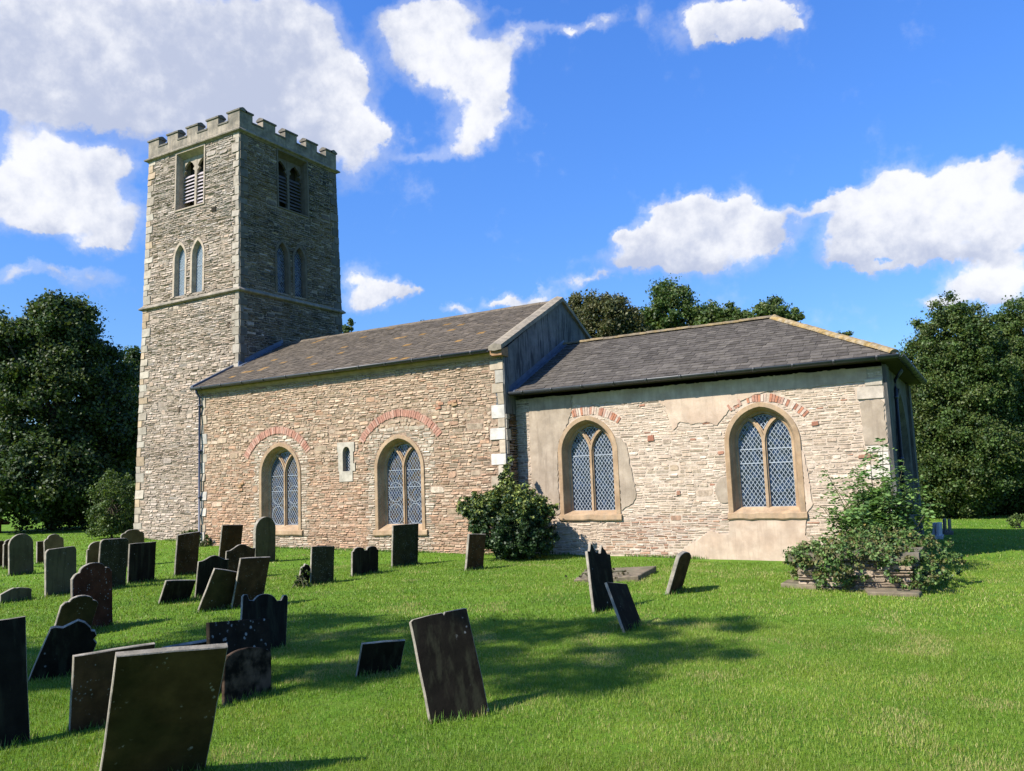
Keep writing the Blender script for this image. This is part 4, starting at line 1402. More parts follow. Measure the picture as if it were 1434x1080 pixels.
# east wall of the chancel: buff render darkened to carry its shade, with a big arched window
CE = [(EC, -0.3), (6.2, -0.3), (6.2, 3.72), (EC, 3.72)]
ew = arch(3.36, 1.25, 1.75, 1.6, 0.7)
eb = MB()
holed(eb, CE, [ew], PCE, 0.0)
M['render_shaded'] = mat('shaded_render', (0.105, 0.105, 0.098), 0.95, 0.3, 3.0, 0.3, 40.0, tint=(0.17, 0.165, 0.145), tint_scale=1.2, tint_amt=0.6, streak=((0.05, 0.052, 0.05), 0.8))  # shade of the east side is put into this base colour
eb.build('east_wall', M['render_shaded'], church)
eb = MB()
sweep(eb, 3.36, 1.02, 1.75, 1.36, 0.72, [(0.30, -0.02), (0.30, 0.05), (0.2, 0.05), (0.1, -0.1), (0.0, -0.2), (0.0, -0.28)], PCE)
ewin = eb.build('east_window', M['render_shaded'], church)
eb = MB()
eb.prism(arch(3.36, 1.03, 1.75, 1.37, 0.72), -0.26, -0.25, PCE)
eb.build('pane', M['glass'], ewin)
eb = MB()
for y in (3.02, 3.70):
    eb.prism([(y - 0.05, 0.72), (y + 0.05, 0.72), (y + 0.05, 2.85), (y - 0.05, 2.85)], -0.25, -0.16, PCE)
eb.build('mullion', M['render_shaded'], ewin)
bt = MB()   # shallow corner pilasters
bt.box((8.39, EC - 0.0, -0.3), (8.46, EC + 0.55, 3.69))
bt.build('pilaster', M['render_shaded'], church)
bt = MB()
bt.box((8.39, 5.65, -0.3), (8.46, 6.18, 3.69))
bt.build('pilaster', M['render_shaded'], church)

# ---- tower
TZ = 13.80
xe = lambda t: TX1 - TB * t
xw_ = lambda t: TX0 + TB * t
ys_ = lambda t: TY0 + TB * t
yn_ = lambda t: TY1 - TB * t
ts_out = [(xw_(-0.1), -0.1), (xe(-0.1), -0.1), (xe(TZ), TZ), (xw_(TZ), TZ)]
te_out = [(ys_(4.3), 4.3), (yn_(4.3), 4.3), (yn_(TZ), TZ), (ys_(TZ), TZ)]
qt = MB()
tq = quoins(qt, lambda t: xw_(t) + 0.004, 1, -0.1, TZ, PTS, 61, pick((0.46, 0.41, 0.33), (0.42, 0.36, 0.275), (0.48, 0.42, 0.33), (0.46, 0.35, 0.23)), hgt=(0.2, 0.33), long=(0.34, 0.5), short=(0.2, 0.28))
qt2 = MB()
tq += quoins(qt2, lambda t: xe(t) - 0.004, -1, 5.0, TZ, PTS, 62, pick((0.43, 0.38, 0.305), (0.38, 0.33, 0.255), (0.46, 0.40, 0.32)), hgt=(0.2, 0.33), long=(0.26, 0.36), short=(0.14, 0.2))
eq = quoins(qt2, lambda t: ys_(t) + 0.004, 1, 5.0, TZ, PTE, 62, pick((0.17, 0.155, 0.125), (0.14, 0.13, 0.105)), hgt=(0.2, 0.33), long=(0.26, 0.36), short=(0.14, 0.2))  # both sets of east quoins are coloured darker for the shaded side
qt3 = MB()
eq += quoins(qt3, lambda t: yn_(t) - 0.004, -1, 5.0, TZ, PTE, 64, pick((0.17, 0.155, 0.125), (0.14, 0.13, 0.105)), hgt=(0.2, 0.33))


def belfry(c, P, w=0.72, z0=11.60, z1=13.70):
    """square-headed frame with two cusped lights and sloping louvre boards"""
    o = MB()
    outer = [(c - w - 0.06, z0 - 0.05), (c + w + 0.06, z0 - 0.05), (c + w + 0.06, z1 + 0.07), (c - w - 0.06, z1 + 0.07)]
    inner = [(c - w, z0), (c + w, z0), (c + w, z1 - 0.03), (c - w, z1 - 0.03)]
    deep = [(c - w + 0.05, z0 + 0.04), (c + w - 0.05, z0 + 0.04), (c + w - 0.05, z1 - 0.16), (c - w + 0.05, z1 - 0.16)]
    ch = [(c - w + 0.04, z0 + 0.01), (c + w - 0.04, z0 + 0.01), (c + w - 0.04, z1 - 0.08), (c - w + 0.04, z1 - 0.08)]
    o.loft([[P(s, t, d) for s, t in r] for r, d in ((outer, -0.03), (outer, 0.036), (inner, 0.036), (ch, -0.08), (deep, -0.22), (deep, -0.55))], True, (0.42, 0.35, 0.265) if c < 0 else (0.16, 0.14, 0.10))  # east frame and tracery get darker colours that paint in the shade
    w_ = o.build('belfry_window', M['ashlar'], church)
    t = MB()
    wi, zi0, zi1 = w - 0.05, z0 + 0.04, z1 - 0.16
    t.prism([(c - 0.05, zi0), (c + 0.05, zi0), (c + 0.05, zi1), (c - 0.05, zi1)], -0.34, -0.22, P)
    zs = zi1 - 0.52
    for sd in (-1, 1):
        cc = c + sd * (wi + 0.05) / 2
        aa = (wi - 0.05) / 2
        # spandrel plate with a cusped opening
        hole_ = [(cc - aa + 0.02, zs - 0.12)]
        hole_ += [(cc - aa + 0.02, zs), (cc - aa + 0.11, zs + 0.07), (cc - aa + 0.04, zs + 0.16), (cc - aa * 0.55, zs + 0.30), (cc, zs + 0.42),
                  (cc + aa * 0.55, zs + 0.30), (cc + aa - 0.04, zs + 0.16), (cc + aa - 0.11, zs + 0.07), (cc + aa - 0.02, zs), (cc + aa - 0.02, zs - 0.12)]
        left = [(cc - aa, zs - 0.12)] + hole_[:6] + [(cc, zi1), (cc - aa, zi1)]
        right = [(cc + aa, zs - 0.12), (cc + aa, zi1), (cc, zi1)] + hole_[5:]
        for pl in (left, right):
            tri = tessellate_polygon([[Vector((x, z, 0)) for x, z in pl]])
            n0 = len(pl)
            t.add([P(x, z, -0.23) for x, z in pl] + [P(x, z, -0.32) for x, z in pl], [tuple(q) for q in tri] + [(i, (i + 1) % n0, n0 + (i + 1) % n0, n0 + i) for i in range(n0)])
    t.c = [(0.40, 0.34, 0.26) if c < 0 else (0.16, 0.14, 0.105)] * len(t.v)
    t.build('tracery', M['ashlar'], w_)
    l = MB()
    rgl = random.Random(int(c * 7))
    for sd in (-1, 1):
        a, b = (c + 0.05, c + wi) if sd > 0 else (c - wi, c - 0.05)
        z = zi0 + 0.04
        k = 0
        while z < zs - 0.16:
            tl = rgl.uniform(-0.012, 0.012)
            if not (sd < 0 and k == 1):
                l.add([P(a, z + tl, -0.25), P(b, z - tl, -0.25), P(b, z + 0.105 - tl, -0.34), P(a, z + 0.105 + tl, -0.34), P(a, z - 0.018 + tl, -0.25), P(b, z - 0.018 - tl, -0.25), P(b, z + 0.087 - tl, -0.34), P(a, z + 0.087 + tl, -0.34)],
                      [(0, 1, 2, 3), (7, 6, 5, 4), (4, 5, 1, 0)])
            z += 0.128
            k += 1
    l.build('louvre_boards', M['louvre'] if c < 0 else M['louvre_shaded'], w_)
    bk = MB()
    bk.prism([(c - wi - 0.05, zi0 - 0.05), (c + wi + 0.05, zi0 - 0.05), (c + wi + 0.05, zi1 + 0.05), (c - wi - 0.05, zi1 + 0.05)], -0.62, -0.54, P)
    bk.build('dark_chamber', M['timber'], w_)
    return outer, inner


def lancet_pair(cs, P, a=0.255, zs=9.80, h=0.50, z0=8.50, glass='glass_tower'):
    bl, hl = [], []
    for c in cs:
        o = MB()
        sweep(o, c, a - 0.035, zs, h - 0.05, z0 - 0.02, [(0.14, -0.03), (0.14, 0.030), (0.05, 0.030), (0.04, 0.01), (0.0, -0.10), (0.0, -0.20)], P, (0.47, 0.385, 0.285) if glass == 'glass_tower' else (0.15, 0.13, 0.095))  # east surrounds have the shade put into a darker stone colour
        w_ = o.build('lancet_window', M['ashlar'], church)
        g = MB()
        gp = arch(c, a - 0.03, zs, h - 0.045, z0 - 0.02)
        g.prism(gp, -0.15, -0.14, P)
        g.build('pane', M[glass], w_)
        l = MB()
        lattice(l, gp, P, -0.139, 0.075, 0.12, 0.009 if glass == 'glass_tower' else 0.004, bars=(9.45,))
        l.build('lead_lattice', M['came'], w_)
        bl.append(arch(c, a + 0.09, zs, h + 0.07, z0 - 0.03))
        hl.append(arch(c, a + 0.02, zs, h + 0.02, z0 - 0.02))
    return bl, hl


bs_o, bs_i = belfry(-13.35, PTS)
be_o, be_i = belfry(3.96, PTE)
ls_b, ls_h = lancet_pair((-13.78, -12.87), PTS)
le_b, le_h = lancet_pair((3.37, 4.20), PTE, glass='glass')
SC = 8.27
string_s = [(-20, SC - 0.06), (0, SC - 0.06), (0, SC + 0.07), (-20, SC + 0.07)]
string_e = [(-20, SC - 0.06), (20, SC - 0.06), (20, SC + 0.07), (-20, SC + 0.07)]
tow_s = blend(towerc, towerg, lambda s, t: min(0.92, max(0.06, (t - 7.2) / 6.0 + 0.22 * math.sin(s * 2 + t))))
wb = MB()
rubble(wb, ts_out, tq + [bs_o] + ls_b + [string_s], PTS, tow_s, rows=(0.042, 0.090), wid=(0.09, 0.36), gap=0.010, relief=(0.004, 0.028), jit=0.020, seed=71)
tow_e = blend(tower_shaded, towerg, lambda s, t: 0.05)
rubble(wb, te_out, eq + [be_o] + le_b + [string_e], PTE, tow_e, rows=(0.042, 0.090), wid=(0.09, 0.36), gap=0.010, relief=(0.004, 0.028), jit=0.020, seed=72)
for (x, z, w_, h_) in ((-13.72, 4.42, 0.11, 0.15), (-11.33, 7.05, 0.11, 0.17), (-12.2, 11.18, 0.22, 0.15)):      # putlog holes: their shaded inside painted as near-black blocks on the wall
    wb.prism([(x, z), (x + w_, z), (x + w_, z + h_), (x, z + h_)], 0.0, 0.034, PTS, (0.03, 0.026, 0.02))
tw = wb.build('tower', M['rubble'], church)
nb = MB()
holed(nb, ts_out, [bs_i] + ls_h, PTS, -0.001)
holed(nb, [(ys_(-0.1), -0.1), (yn_(-0.1), -0.1), (yn_(TZ), TZ), (ys_(TZ), TZ)], [be_i] + le_h, PTE, -0.001)
nb.add([(xw_(-0.1), ys_(-0.1), -0.1), (xw_(-0.1), yn_(-0.1), -0.1), (xw_(TZ), yn_(TZ), TZ), (xw_(TZ), ys_(TZ), TZ), (xe(-0.1), yn_(-0.1), -0.1), (xe(TZ), yn_(TZ), TZ)],
       [(0, 1, 2, 3), (1, 4, 5, 2), ])
nb.build('mortar', M['mortar_dark'], tw)
for q_ in (qt, qt2, qt3):
    q_.build('quoins', M['ashlar'], tw)


def band(mb, z, prof, inset=0.0, col=(0.33, 0.30, 0.24)):
    """moulding running round the tower; prof = (projection, dz)"""
    rings = []
    for pr, dz in prof:
        t = z + dz
        rings.append([(xw_(t) - pr, ys_(t) - pr, t), (xe(t) + pr, ys_(t) - pr, t), (xe(t) + pr, yn_(t) + pr, t), (xw_(t) - pr, yn_(t) + pr, t)])
    mb.loft(rings, True, col)


st = MB()
band(st, SC, [(-0.03, -0.075), (0.03, -0.075), (0.10, -0.045), (0.115, -0.03), (0.115, 0.0), (0.03, 0.085), (-0.03, 0.085)])
st.build('string_course', M['ashlar_grey'], tw)
st = MB()
band(st, TZ, [(-0.03, -0.08), (0.02, -0.08), (0.05, -0.05), (0.12, -0.02), (0.13, 0.02), (0.05, 0.09), (-0.1, 0.09)])
st.build('cornice', M['ashlar_grey'], tw)
# battlemented parapet
pa, cpn = MB(), MB()
X0, X1, Y0, Y1 = xw_(TZ) - 0.015, xe(TZ) + 0.015, ys_(TZ) - 0.015, yn_(TZ) + 0.015
ZB, ZE, ZM = TZ + 0.085, TZ + 0.40, TZ + 0.71
TH = 0.28
for (a, b) in (((X0, Y0), (X1, Y0 + TH)), ((X0, Y1 - TH), (X1, Y1)), ((X0, Y0 + TH), (X0 + TH, Y1 - TH)), ((X1 - TH, Y0 + TH), (X1, Y1 - TH))):
    pa.box((a[0], a[1], ZB), (b[0], b[1], ZE))
pa.box((X0 + 0.1, Y0 + 0.1, ZB - 0.05), (X1 - 0.1, Y1 - 0.1, ZB + 0.02))


def cap(x0, y0, x1, y1, z, along, o=0.035, hgt=0.125):
    """weathered coping block"""
    x0, y0, x1, y1 = x0 - o, y0 - o, x1 + o, y1 + o
    lo = [(x0, y0, z), (x1, y0, z), (x1, y1, z), (x0, y1, z)]
    mi = [(q[0], q[1], z + 0.055) for q in lo]
    if along == 'x':
        ym = (y0 + y1) / 2
        hi = [(x0, ym - 0.03, z + hgt), (x1, ym - 0.03, z + hgt), (x1, ym + 0.03, z + hgt), (x0, ym + 0.03, z + hgt)]
    else:
        xm = (x0 + x1) / 2
        hi = [(xm - 0.03, y0, z + hgt), (xm + 0.03, y0, z + hgt), (xm + 0.03, y1, z + hgt), (xm - 0.03, y1, z + hgt)]
    cpn.loft([lo, mi, hi], True, caps=True)


NMER = 5
for side in range(4):
    ln_ = (X1 - X0) if side < 2 else (Y1 - Y0)
    mw_ = ln_ / (NMER + (NMER - 1) * 0.82)
    gp_ = mw_ * 0.82
    for i in range(NMER):
        s0 = i * (mw_ + gp_)
        s1 = s0 + mw_
        if side >= 2:
            s0, s1 = max(s0, TH), min(s1, ln_ - TH)
        if side < 2:
            yy = Y0 if side == 0 else Y1 - TH
            pa.box((X0 + s0, yy, ZE), (X0 + s1, yy + TH, ZM))
            cap(X0 + s0, yy, X0 + s1, yy + TH, ZM, 'x')
            if i < NMER - 1:
                cap(X0 + s1, yy, X0 + s1 + gp_, yy + TH, ZE, 'x', 0.025, 0.085)
        else:
            xx = X0 if side == 2 else X1 - TH
            pa.box((xx, Y0 + s0, ZE), (xx + TH, Y0 + s1, ZM))
            cap(xx, Y0 + s0, xx + TH, Y0 + s1, ZM, 'y')
            if i < NMER - 1:
                cap(xx, Y0 + s1, xx + TH, Y0 + s1 + gp_, ZE, 'y', 0.025, 0.085)
pa.build('parapet', M['ashlar_grey'], tw)
cpn.build('parapet_coping', mat('parapet_coping', (0.17, 0.155, 0.125), 0.92, 0.35, 6.0, 0.4, 40.0), tw)

# ------------------------------------------------------------------ foliage


def leaf_cloud(centres, radii, per, size, cols, aspect=0.62, up=0.25, squash=1.0, seed=0):
    """rhombic leaves scattered through clumps -> V, F, C"""
    rs = np.random.RandomState(seed)
    cs = np.repeat(np.asarray(centres, float), per, axis=0)
    rr = np.repeat(np.asarray(radii, float), per)
    n = len(cs)
    d = rs.normal(size=(n, 3))
    d /= np.linalg.norm(d, axis=1)[:, None] + 1e-9
    q = np.minimum(np.abs(rs.normal(size=n)) * 0.6, 0.55 + 0.6 * rs.rand(n))
    pos = cs + d * (q * rr)[:, None] * np.array((1, 1, squash))
    nrm = rs.normal(size=(n, 3)) + d * 0.8 + np.array((0, 0, up))
    nrm /= np.linalg.norm(nrm, axis=1)[:, None]
    a = np.cross(nrm, rs.normal(size=(n, 3)))
    a /= np.linalg.norm(a, axis=1)[:, None]
    b = np.cross(nrm, a)
    l = size * (0.6 + 0.8 * rs.rand(n))
    a *= l[:, None]
    b *= (l * aspect)[:, None]
    fold = nrm * (l * 0.18)[:, None]
    V = np.stack([pos - a, pos + b + fold, pos + a, pos - b + fold], 1).reshape(-1, 3)
    F = np.arange(4 * n).reshape(-1, 4)
    cols = np.asarray(cols)
    ck = rs.randint(len(cols), size=len(centres))
    mixk = rs.rand(n) < 0.45
    ci = np.where(mixk, rs.randint(len(cols), size=n), np.repeat(ck, per))
    c = cols[ci] * (0.7 + 0.6 * rs.rand(n))[:, None]
    return V, F, np.repeat(c, 4, axis=0)


def crown_points(ells, dens, seed, clump=0.75, hollow=0.55):
    rs = np.random.RandomState(seed)
    P, Rr = [], []
    for (x, y, z, rh, rv) in ells:
        n = max(5, int(dens * (rh * rh + 1.6 * rh * rv)))
        d = rs.normal(size=(n, 3))
        d /= np.linalg.norm(d, axis=1)[:, None]
        k = hollow + (1 - hollow) * rs.rand(n) ** 0.6
        k *= 0.86 + 0.24 * rs.rand(n)
        cl = clump * (0.55 + 0.75 * rs.rand(n)) * min(1.0, 0.35 + rh / 3.0)
        e = np.maximum(0.15, np.array((rh, rh, rv))[None, :] - 0.55 * cl[:, None])
        P.append(np.array((x, y, z)) + d * e * k[:, None])
        Rr.append(cl)
    return np.concatenate(P), np.concatenate(Rr)


def tree(name, label, cat, ells, cols, seed, dens=9.0, per=110, size=0.13, clump=0.8, trunk=None, group=None, base=None, limb=22, squash=0.75):
    x0 = np.mean([e[0] for e in ells])
    y0 = np.mean([e[1] for e in ells])
    if base:
        x0, y0 = base
    zg = gz(x0)
    root = empty(name, (x0, y0, zg), label, cat, group)
    P, Rr = crown_points(ells, dens, seed, clump)
    P[:, 2] = np.maximum(P[:, 2], zg + 0.25)
    V, F, C = leaf_cloud(P, Rr, int(per * 2.7), size * 0.52, cols, seed=seed + 1, squash=squash)
    V[:, 2] = np.maximum(V[:, 2], zg + 0.01)
    np_object('crown', V, F, M['leaf'], root, C)
    tb = MB()
    rg = random.Random(seed)
    top = max(e[2] + e[4] for e in ells)
    tr = trunk or 0.028 * (top - zg)
    H = zg + 0.5 * (top - zg)
    tb.tube([(x0, y0, zg - 0.2), (x0 + 0.05, y0, zg + 0.4), (x0 + 0.1, y0 + 0.05, zg + 0.3 * (top - zg)), (x0, y0, H)], [tr * 1.5, tr, tr * 0.8, tr * 0.6], 9)
    idx = rg.sample(range(len(P)), min(limb, len(P)))
    for i in idx:
        a = Vector((x0, y0, zg + rg.uniform(0.22, 0.5) * (top - zg)))
        b = Vector(P[i])
        mid = a.lerp(b, 0.5) + Vector((rg.uniform(-.3, .3), rg.uniform(-.3, .3), 0.12 * (b - a).length))
        tb.tube([a, a.lerp(mid, 0.5) + Vector((0, 0, 0.05)), mid, b], [tr * 0.5, tr * 0.36, tr * 0.22, tr * 0.06], 6)
    tb.build('trunk', M['bark'], root)
    return root


G_DARK = [(0.0401, 0.0765, 0.0182), (0.0583, 0.1094, 0.0255), (0.0328, 0.062, 0.0182), (0.0819, 0.1368, 0.0328), (0.0911, 0.1276, 0.0292)]
G_MID = [(0.0608, 0.1152, 0.0224), (0.088, 0.152, 0.0288), (0.048, 0.0928, 0.0208), (0.12, 0.168, 0.0352), (0.104, 0.136, 0.032)]
G_BROWN = [(0.112, 0.1215, 0.0372), (0.0857, 0.1003, 0.031), (0.1384, 0.1337, 0.0465), (0.0659, 0.0851, 0.0279), (0.1449, 0.1519, 0.0543)]
G_FRESH = [(0.09, 0.15, 0.03), (0.12, 0.18, 0.039), (0.0675, 0.12, 0.027), (0.1425, 0.195, 0.06)]

GT = 'trees round the churchyard'
tree('broadleaf_tree', 'tall dark green tree with a broad crown left of the tower', 'tree',
     [(-25.97, 4.19, 6.02, 3.02, 3.5), (-25.79, 4.49, 9.35, 1.94, 1.75), (-26.8, 2.72, 8.2, 1.88, 1.94), (-25.2, 3.52, 2.5, 3.37, 2.3), (-25.59, 6.66, 7.4, 1.41, 1.85), (-24.6, 6.2, 4.6, 1.9, 2.4)],
     G_DARK, 101, 8.5, 120, 0.15, 0.85, group=GT, base=(-25.9, 4.4))
tree('broadleaf_tree', 'dark tree half hidden between the tower and the tall left tree', 'tree',
     [(-35.59, 15.06, 7.5, 1.86, 3.76), (-34.69, 12.85, 3.5, 2.51, 3.34)], G_DARK, 111, 8.0, 100, 0.17, 0.9, group=GT)
tree('sapling', 'small bright green young tree at the foot of the tower, beside the gravestones', 'tree',
     [(-17.13, 1.31, 1.45, 1.02, 1.2), (-17.23, 1.17, 0.58, 0.91, 0.7)], G_FRESH, 121, 26.0, 45, 0.075, 0.45, trunk=0.035, base=(-17.1, 1.25), limb=26)
tree('broadleaf_tree', 'brownish autumn tree behind the nave gable', 'tree',
     [(-9.72, 28.64, 10.3, 2.4, 2.9), (-10.95, 28.0, 11.9, 0.95, 1.2), (-8.3, 29.0, 9.8, 1.5, 2.2), (-9.7, 28.6, 6.5, 2.4, 3.2)], G_BROWN, 131, 8.0, 110, 0.16, 0.8, group=GT)
tree('broadleaf_tree', 'green tree rising highest behind the chancel roof', 'tree',
     [(-6.5, 32.07, 11.3, 2.1, 2.7), (-7.6, 31.6, 10.2, 1.2, 1.9), (-4.14, 32.75, 10.1, 2.0, 2.1), (-5.5, 32.4, 6.5, 2.6, 3.4)], G_MID, 141, 7.0, 95, 0.17, 0.8, group=GT)
tree('broadleaf_tree', 'green tree with ragged thin crown behind the chancel hip', 'tree',
     [(-0.58, 31.59, 10.35, 1.45, 1.6), (-2.0, 31.26, 9.8, 1.6, 1.5), (-3.0, 31.2, 10.1, 1.5, 1.6), (-2.3, 31.3, 10.2, 1.2, 1.3), (-4.0, 31.0, 9.8, 1.3, 1.6), (0.75, 31.89, 10.3, 0.75, 0.8), (1.4, 31.9, 9.3, 0.8, 0.5), (-1.0, 31.5, 6.5, 2.4, 3.0)], G_MID, 151, 7.0, 85, 0.16, 0.7, group=GT)
tree('conifer', 'thin dark treetop poking up beyond the yellow hip tiles', 'tree',
     [(3.72, 30.32, 8.5, 0.58, 0.62), (3.7, 30.3, 6.6, 0.9, 1.8)], G_MID, 161, 9.0, 60, 0.11, 0.4, group=GT)
tree('broadleaf_tree', 'sliver of tree showing at the right edge of the tower', 'tree',
     [(-29.36, 27.91, 12.8, 0.5, 1.1), (-29.6, 27.9, 9.5, 1.3, 3.0)], G_MID, 171, 9.0, 70, 0.15, 0.55, group=GT)
tree('conifer', 'dark conifer top just above the nave ridge', 'tree',
     [(-24.8, 31.52, 12.7, 0.75, 1.35), (-26.2, 31.0, 12.0, 1.1, 0.6), (-23.7, 31.9, 12.5, 0.45, 1.1), (-24.8, 31.5, 9.2, 1.5, 2.6)], G_DARK, 181, 9.0, 90, 0.14, 0.55, group=GT)
tree('broadleaf_tree', 'large leafy green tree right of the chancel reaching down to the grass', 'tree',
     [(8.99, 15.74, 3.68, 1.93, 2.86), (9.32, 15.75, 5.99, 1.49, 1.71), (8.44, 15.91, 4.89, 1.32, 1.65), (10.09, 15.69, 4.89, 1.32, 1.76), (8.72, 15.73, 0.91, 1.87, 1.45), (9.32, 15.58, 2.03, 2.09, 1.98)], G_MID, 191, 22.0, 95, 0.085, 0.55, group=GT, limb=30)
tree('broadleaf_tree', 'leafy green tree at the right edge, beyond the large one', 'tree',
     [(11.4, 19.04, 3.38, 1.87, 3.32), (11.74, 19.03, 6.32, 1.54, 1.65), (10.97, 18.66, 5.33, 1.21, 1.65), (11.22, 17.94, 0.52, 1.87, 1.41), (13.17, 19.54, 3.68, 2.09, 3.52), (10.64, 18.44, 2.69, 1.43, 2.42)], G_MID, 201, 20.0, 95, 0.09, 0.55, group=GT, limb=30)
tree('hedge_shrub', 'dark hedge shrub under the tall tree behind the left gravestones', 'shrub',
     [(-25.0, 5.2, 0.9, 1.5, 1.1), (-22.5, 6.6, 0.9, 1.4, 1.0), (-21, 8.0, 0.8, 1.3, 1.0)], G_DARK, 211, 10.0, 90, 0.10, 0.6, trunk=0.08)
tree('hedge_shrub', 'shadowed hedge shrub under the right hand trees', 'shrub',
     [(7.34, 17.67, 0.49, 1.32, 1.1), (9.76, 18.22, 0.49, 1.54, 1.21), (12.4, 18.77, 0.49, 1.65, 1.21), (15.04, 18.88, 0.71, 1.76, 1.43)], G_DARK, 221, 12.0, 80, 0.09, 0.55, trunk=0.06)
tree('lime_tree', 'churchyard lime tree whose shade falls across the front gravestones', 'tree',
     [(1.9, -15.3, 7.6, 1.4, 0.7), (0.5, -16.0, 8.0, 1.4, 0.8), (-1.1, -16.8, 7.8, 1.5, 0.8), (-2.4, -17.4, 8.2, 1.5, 0.9), (3.0, -13.9, 7.4, 0.7, 0.4), (0.5, -18.2, 8.2, 1.3, 0.7), (2.1, -17.5, 8.0, 1.1, 0.6), (2.9, -16.2, 7.8, 0.9, 0.5), (-2.6, -19.3, 8.2, 1.3, 0.7), (-4.5, -20.0, 8.2, 1.4, 0.8)], G_MID, 231, 4.2, 60, 0.13, 0.7, base=(-3.0, -18.5), limb=40)

# ---- ivy bush on the nave corner


def bush(name, label, cat, ells, cols, seed, dens, per, size, clump, stems=10, mt='ivy', yellow=None, squash=0.9, up=0.5):
    x0, y0 = ells[0][0], ells[0][1]
    zg = gz(x0)
    root = empty(name, (x0, y0, zg), label, cat)
    P, Rr = crown_points(ells, dens, seed, clump, 0.6)
    P[:, 2] = np.maximum(P[:, 2], zg + 0.08)
    V, F, C = leaf_cloud(P, Rr, int(per * 2.2), size * 0.62, cols, 0.72, up, squash, seed + 1)
    V[:, 2] = np.maximum(V[:, 2], zg + 0.005)
    if yellow is not None:
        rs = np.random.RandomState(seed)
        zc = V.reshape(-1, 4, 3)[:, :, 2].mean(1)
        yc = V.reshape(-1, 4, 3)[:, :, 1].mean(1)
        p = np.clip((zc - yellow[1]) / yellow[2], 0, 1) * yellow[3]
        hit = rs.rand(len(zc)) < p
        cc = C.reshape(-1, 4, 3)
        cc[hit] = np.array(yellow[0]) * (0.7 + 0.6 * rs.rand(hit.sum()))[:, None, None]
        C = cc.reshape(-1, 3)
    np_object('foliage', V, F, M[mt], root, C)
    sb_ = MB()
    rg = random.Random(seed)
    for i in rg.sample(range(len(P)), min(stems, len(P))):
        b = Vector(P[i])
        a = Vector((x0 + rg.uniform(-.15, .15), y0 + rg.uniform(-.15, .15), zg - 0.05))
        sb_.tube([a, a.lerp(b, 0.5) + Vector((0, 0, 0.1)), b], [0.02, 0.014, 0.005], 6)
    sb_.build('stems', M['stem'], root)
    return root


IVY = [(0.03, 0.0675, 0.018), (0.045, 0.093, 0.024), (0.0225, 0.048, 0.015), (0.063, 0.1125, 0.03)]
bush('ivy_bush', 'round dense ivy bush with yellow-green top against the nave corner', 'shrub',
     [(0.45, -0.80, 0.72, 0.98, 0.95), (-0.15, -0.75, 1.05, 0.72, 0.42), (0.85, -0.62, 1.0, 0.72, 0.46), (0.75, -0.7, 0.35, 0.85, 0.5), (0.15, -0.28, 1.62, 0.24, 0.42), (0.16, -0.16, 2.05, 0.12, 0.25)],
     IVY, 301, 110.0, 40, 0.050, 0.22, 16, yellow=((0.25, 0.30, 0.06), 0.60, 0.8, 0.5))

# ---- collapsed table tomb with its growth
tomb = empty('table_tomb', (8.1, -2.75, gz(8.1)), 'ruined rubble chest tomb smothered in weeds near the chancel corner', 'tomb')
mb = MB()
z0 = gz(8.1)
PTb = lambda s, t, d: (s, -3.25 - d, z0 + t)
rubble(mb, [(7.25, -0.05), (8.95, -0.05), (8.95, 0.44), (7.25, 0.44)], [], PTb, pick((0.46, 0.38, 0.28), (0.52, 0.44, 0.33), (0.38, 0.31, 0.23)), rows=(0.06, 0.12), relief=(0.01, 0.05), seed=91)
mb.box((7.27, -3.235, z0 - 0.1), (8.93, -2.2, z0 + 0.43), (0.30, 0.25, 0.19))
PTe = lambda s, t, d: (8.95 + d, s, z0 + t)
rubble(mb, [(-3.24, -0.05), (-2.2, -0.05), (-2.2, 0.44), (-3.24, 0.44)], [], PTe, pick((0.36, 0.30, 0.22), (0.42, 0.35, 0.26)), rows=(0.06, 0.12), seed=92)
mb.build('chest', M['rubble'], tomb)
mb = MB()
rg = random.Random(5)
pl = [(7.15 + 1.9 * i / 8 + 0, -3.36 + rg.uniform(-.02, .02)) for i in range(9)] + [(9.05, -2.1), (7.15, -2.1)]
mb.prism(pl, 0.0, 0.11, lambda s, t, d: (s, t, z0 + 0.435 + d + 0.02 * (s - 8)))
mb.build('cover_slab', mat('tomb_slab', (0.20, 0.17, 0.125), 0.95, 0.4, 6.0, 0.6, 30.0, tint=(0.12, 0.12, 0.06), tint_scale=3.0, tint_amt=0.8), tomb)


def flat_slab(name, label, cat, poly, z, th, mt, tilt=(0, 0), parent=None):
    m_ = MB()
    rg = random.Random(len(poly) * 7 + int(z * 100))
    pts = []
    n = len(poly)
    for i in range(n):
        a, b = poly[i], poly[(i + 1) % n]
        k = max(2, int(math.hypot(b[0] - a[0], b[1] - a[1]) / 0.12))
        for q in range(k):
            f = q / k
            pts.append((a[0] + (b[0] - a[0]) * f + rg.uniform(-.012, .012), a[1] + (b[1] - a[1]) * f + rg.uniform(-.012, .012)))
    cx, cy = sum(p[0] for p in pts) / len(pts), sum(p[1] for p in pts) / len(pts)
    Pz = lambda s, t, d: (s, t, z + d + tilt[0] * (s - cx) + tilt[1] * (t - cy))
    m_.prism(pts, -0.25, th - 0.012, Pz)
    ins = [(cx + (s - cx) * 0.975, cy + (t - cy) * 0.975) for s, t in pts]
    m_.loft([[Pz(s, t, th - 0.012) for s, t in pts], [Pz(s, t, th) for s, t in ins]], True)
    m_.add([Pz(s, t, th) for s, t in ins], [tuple(range(len(ins)))])
    o = m_.build(name, mt, parent)
    return tag(o, label, cat)


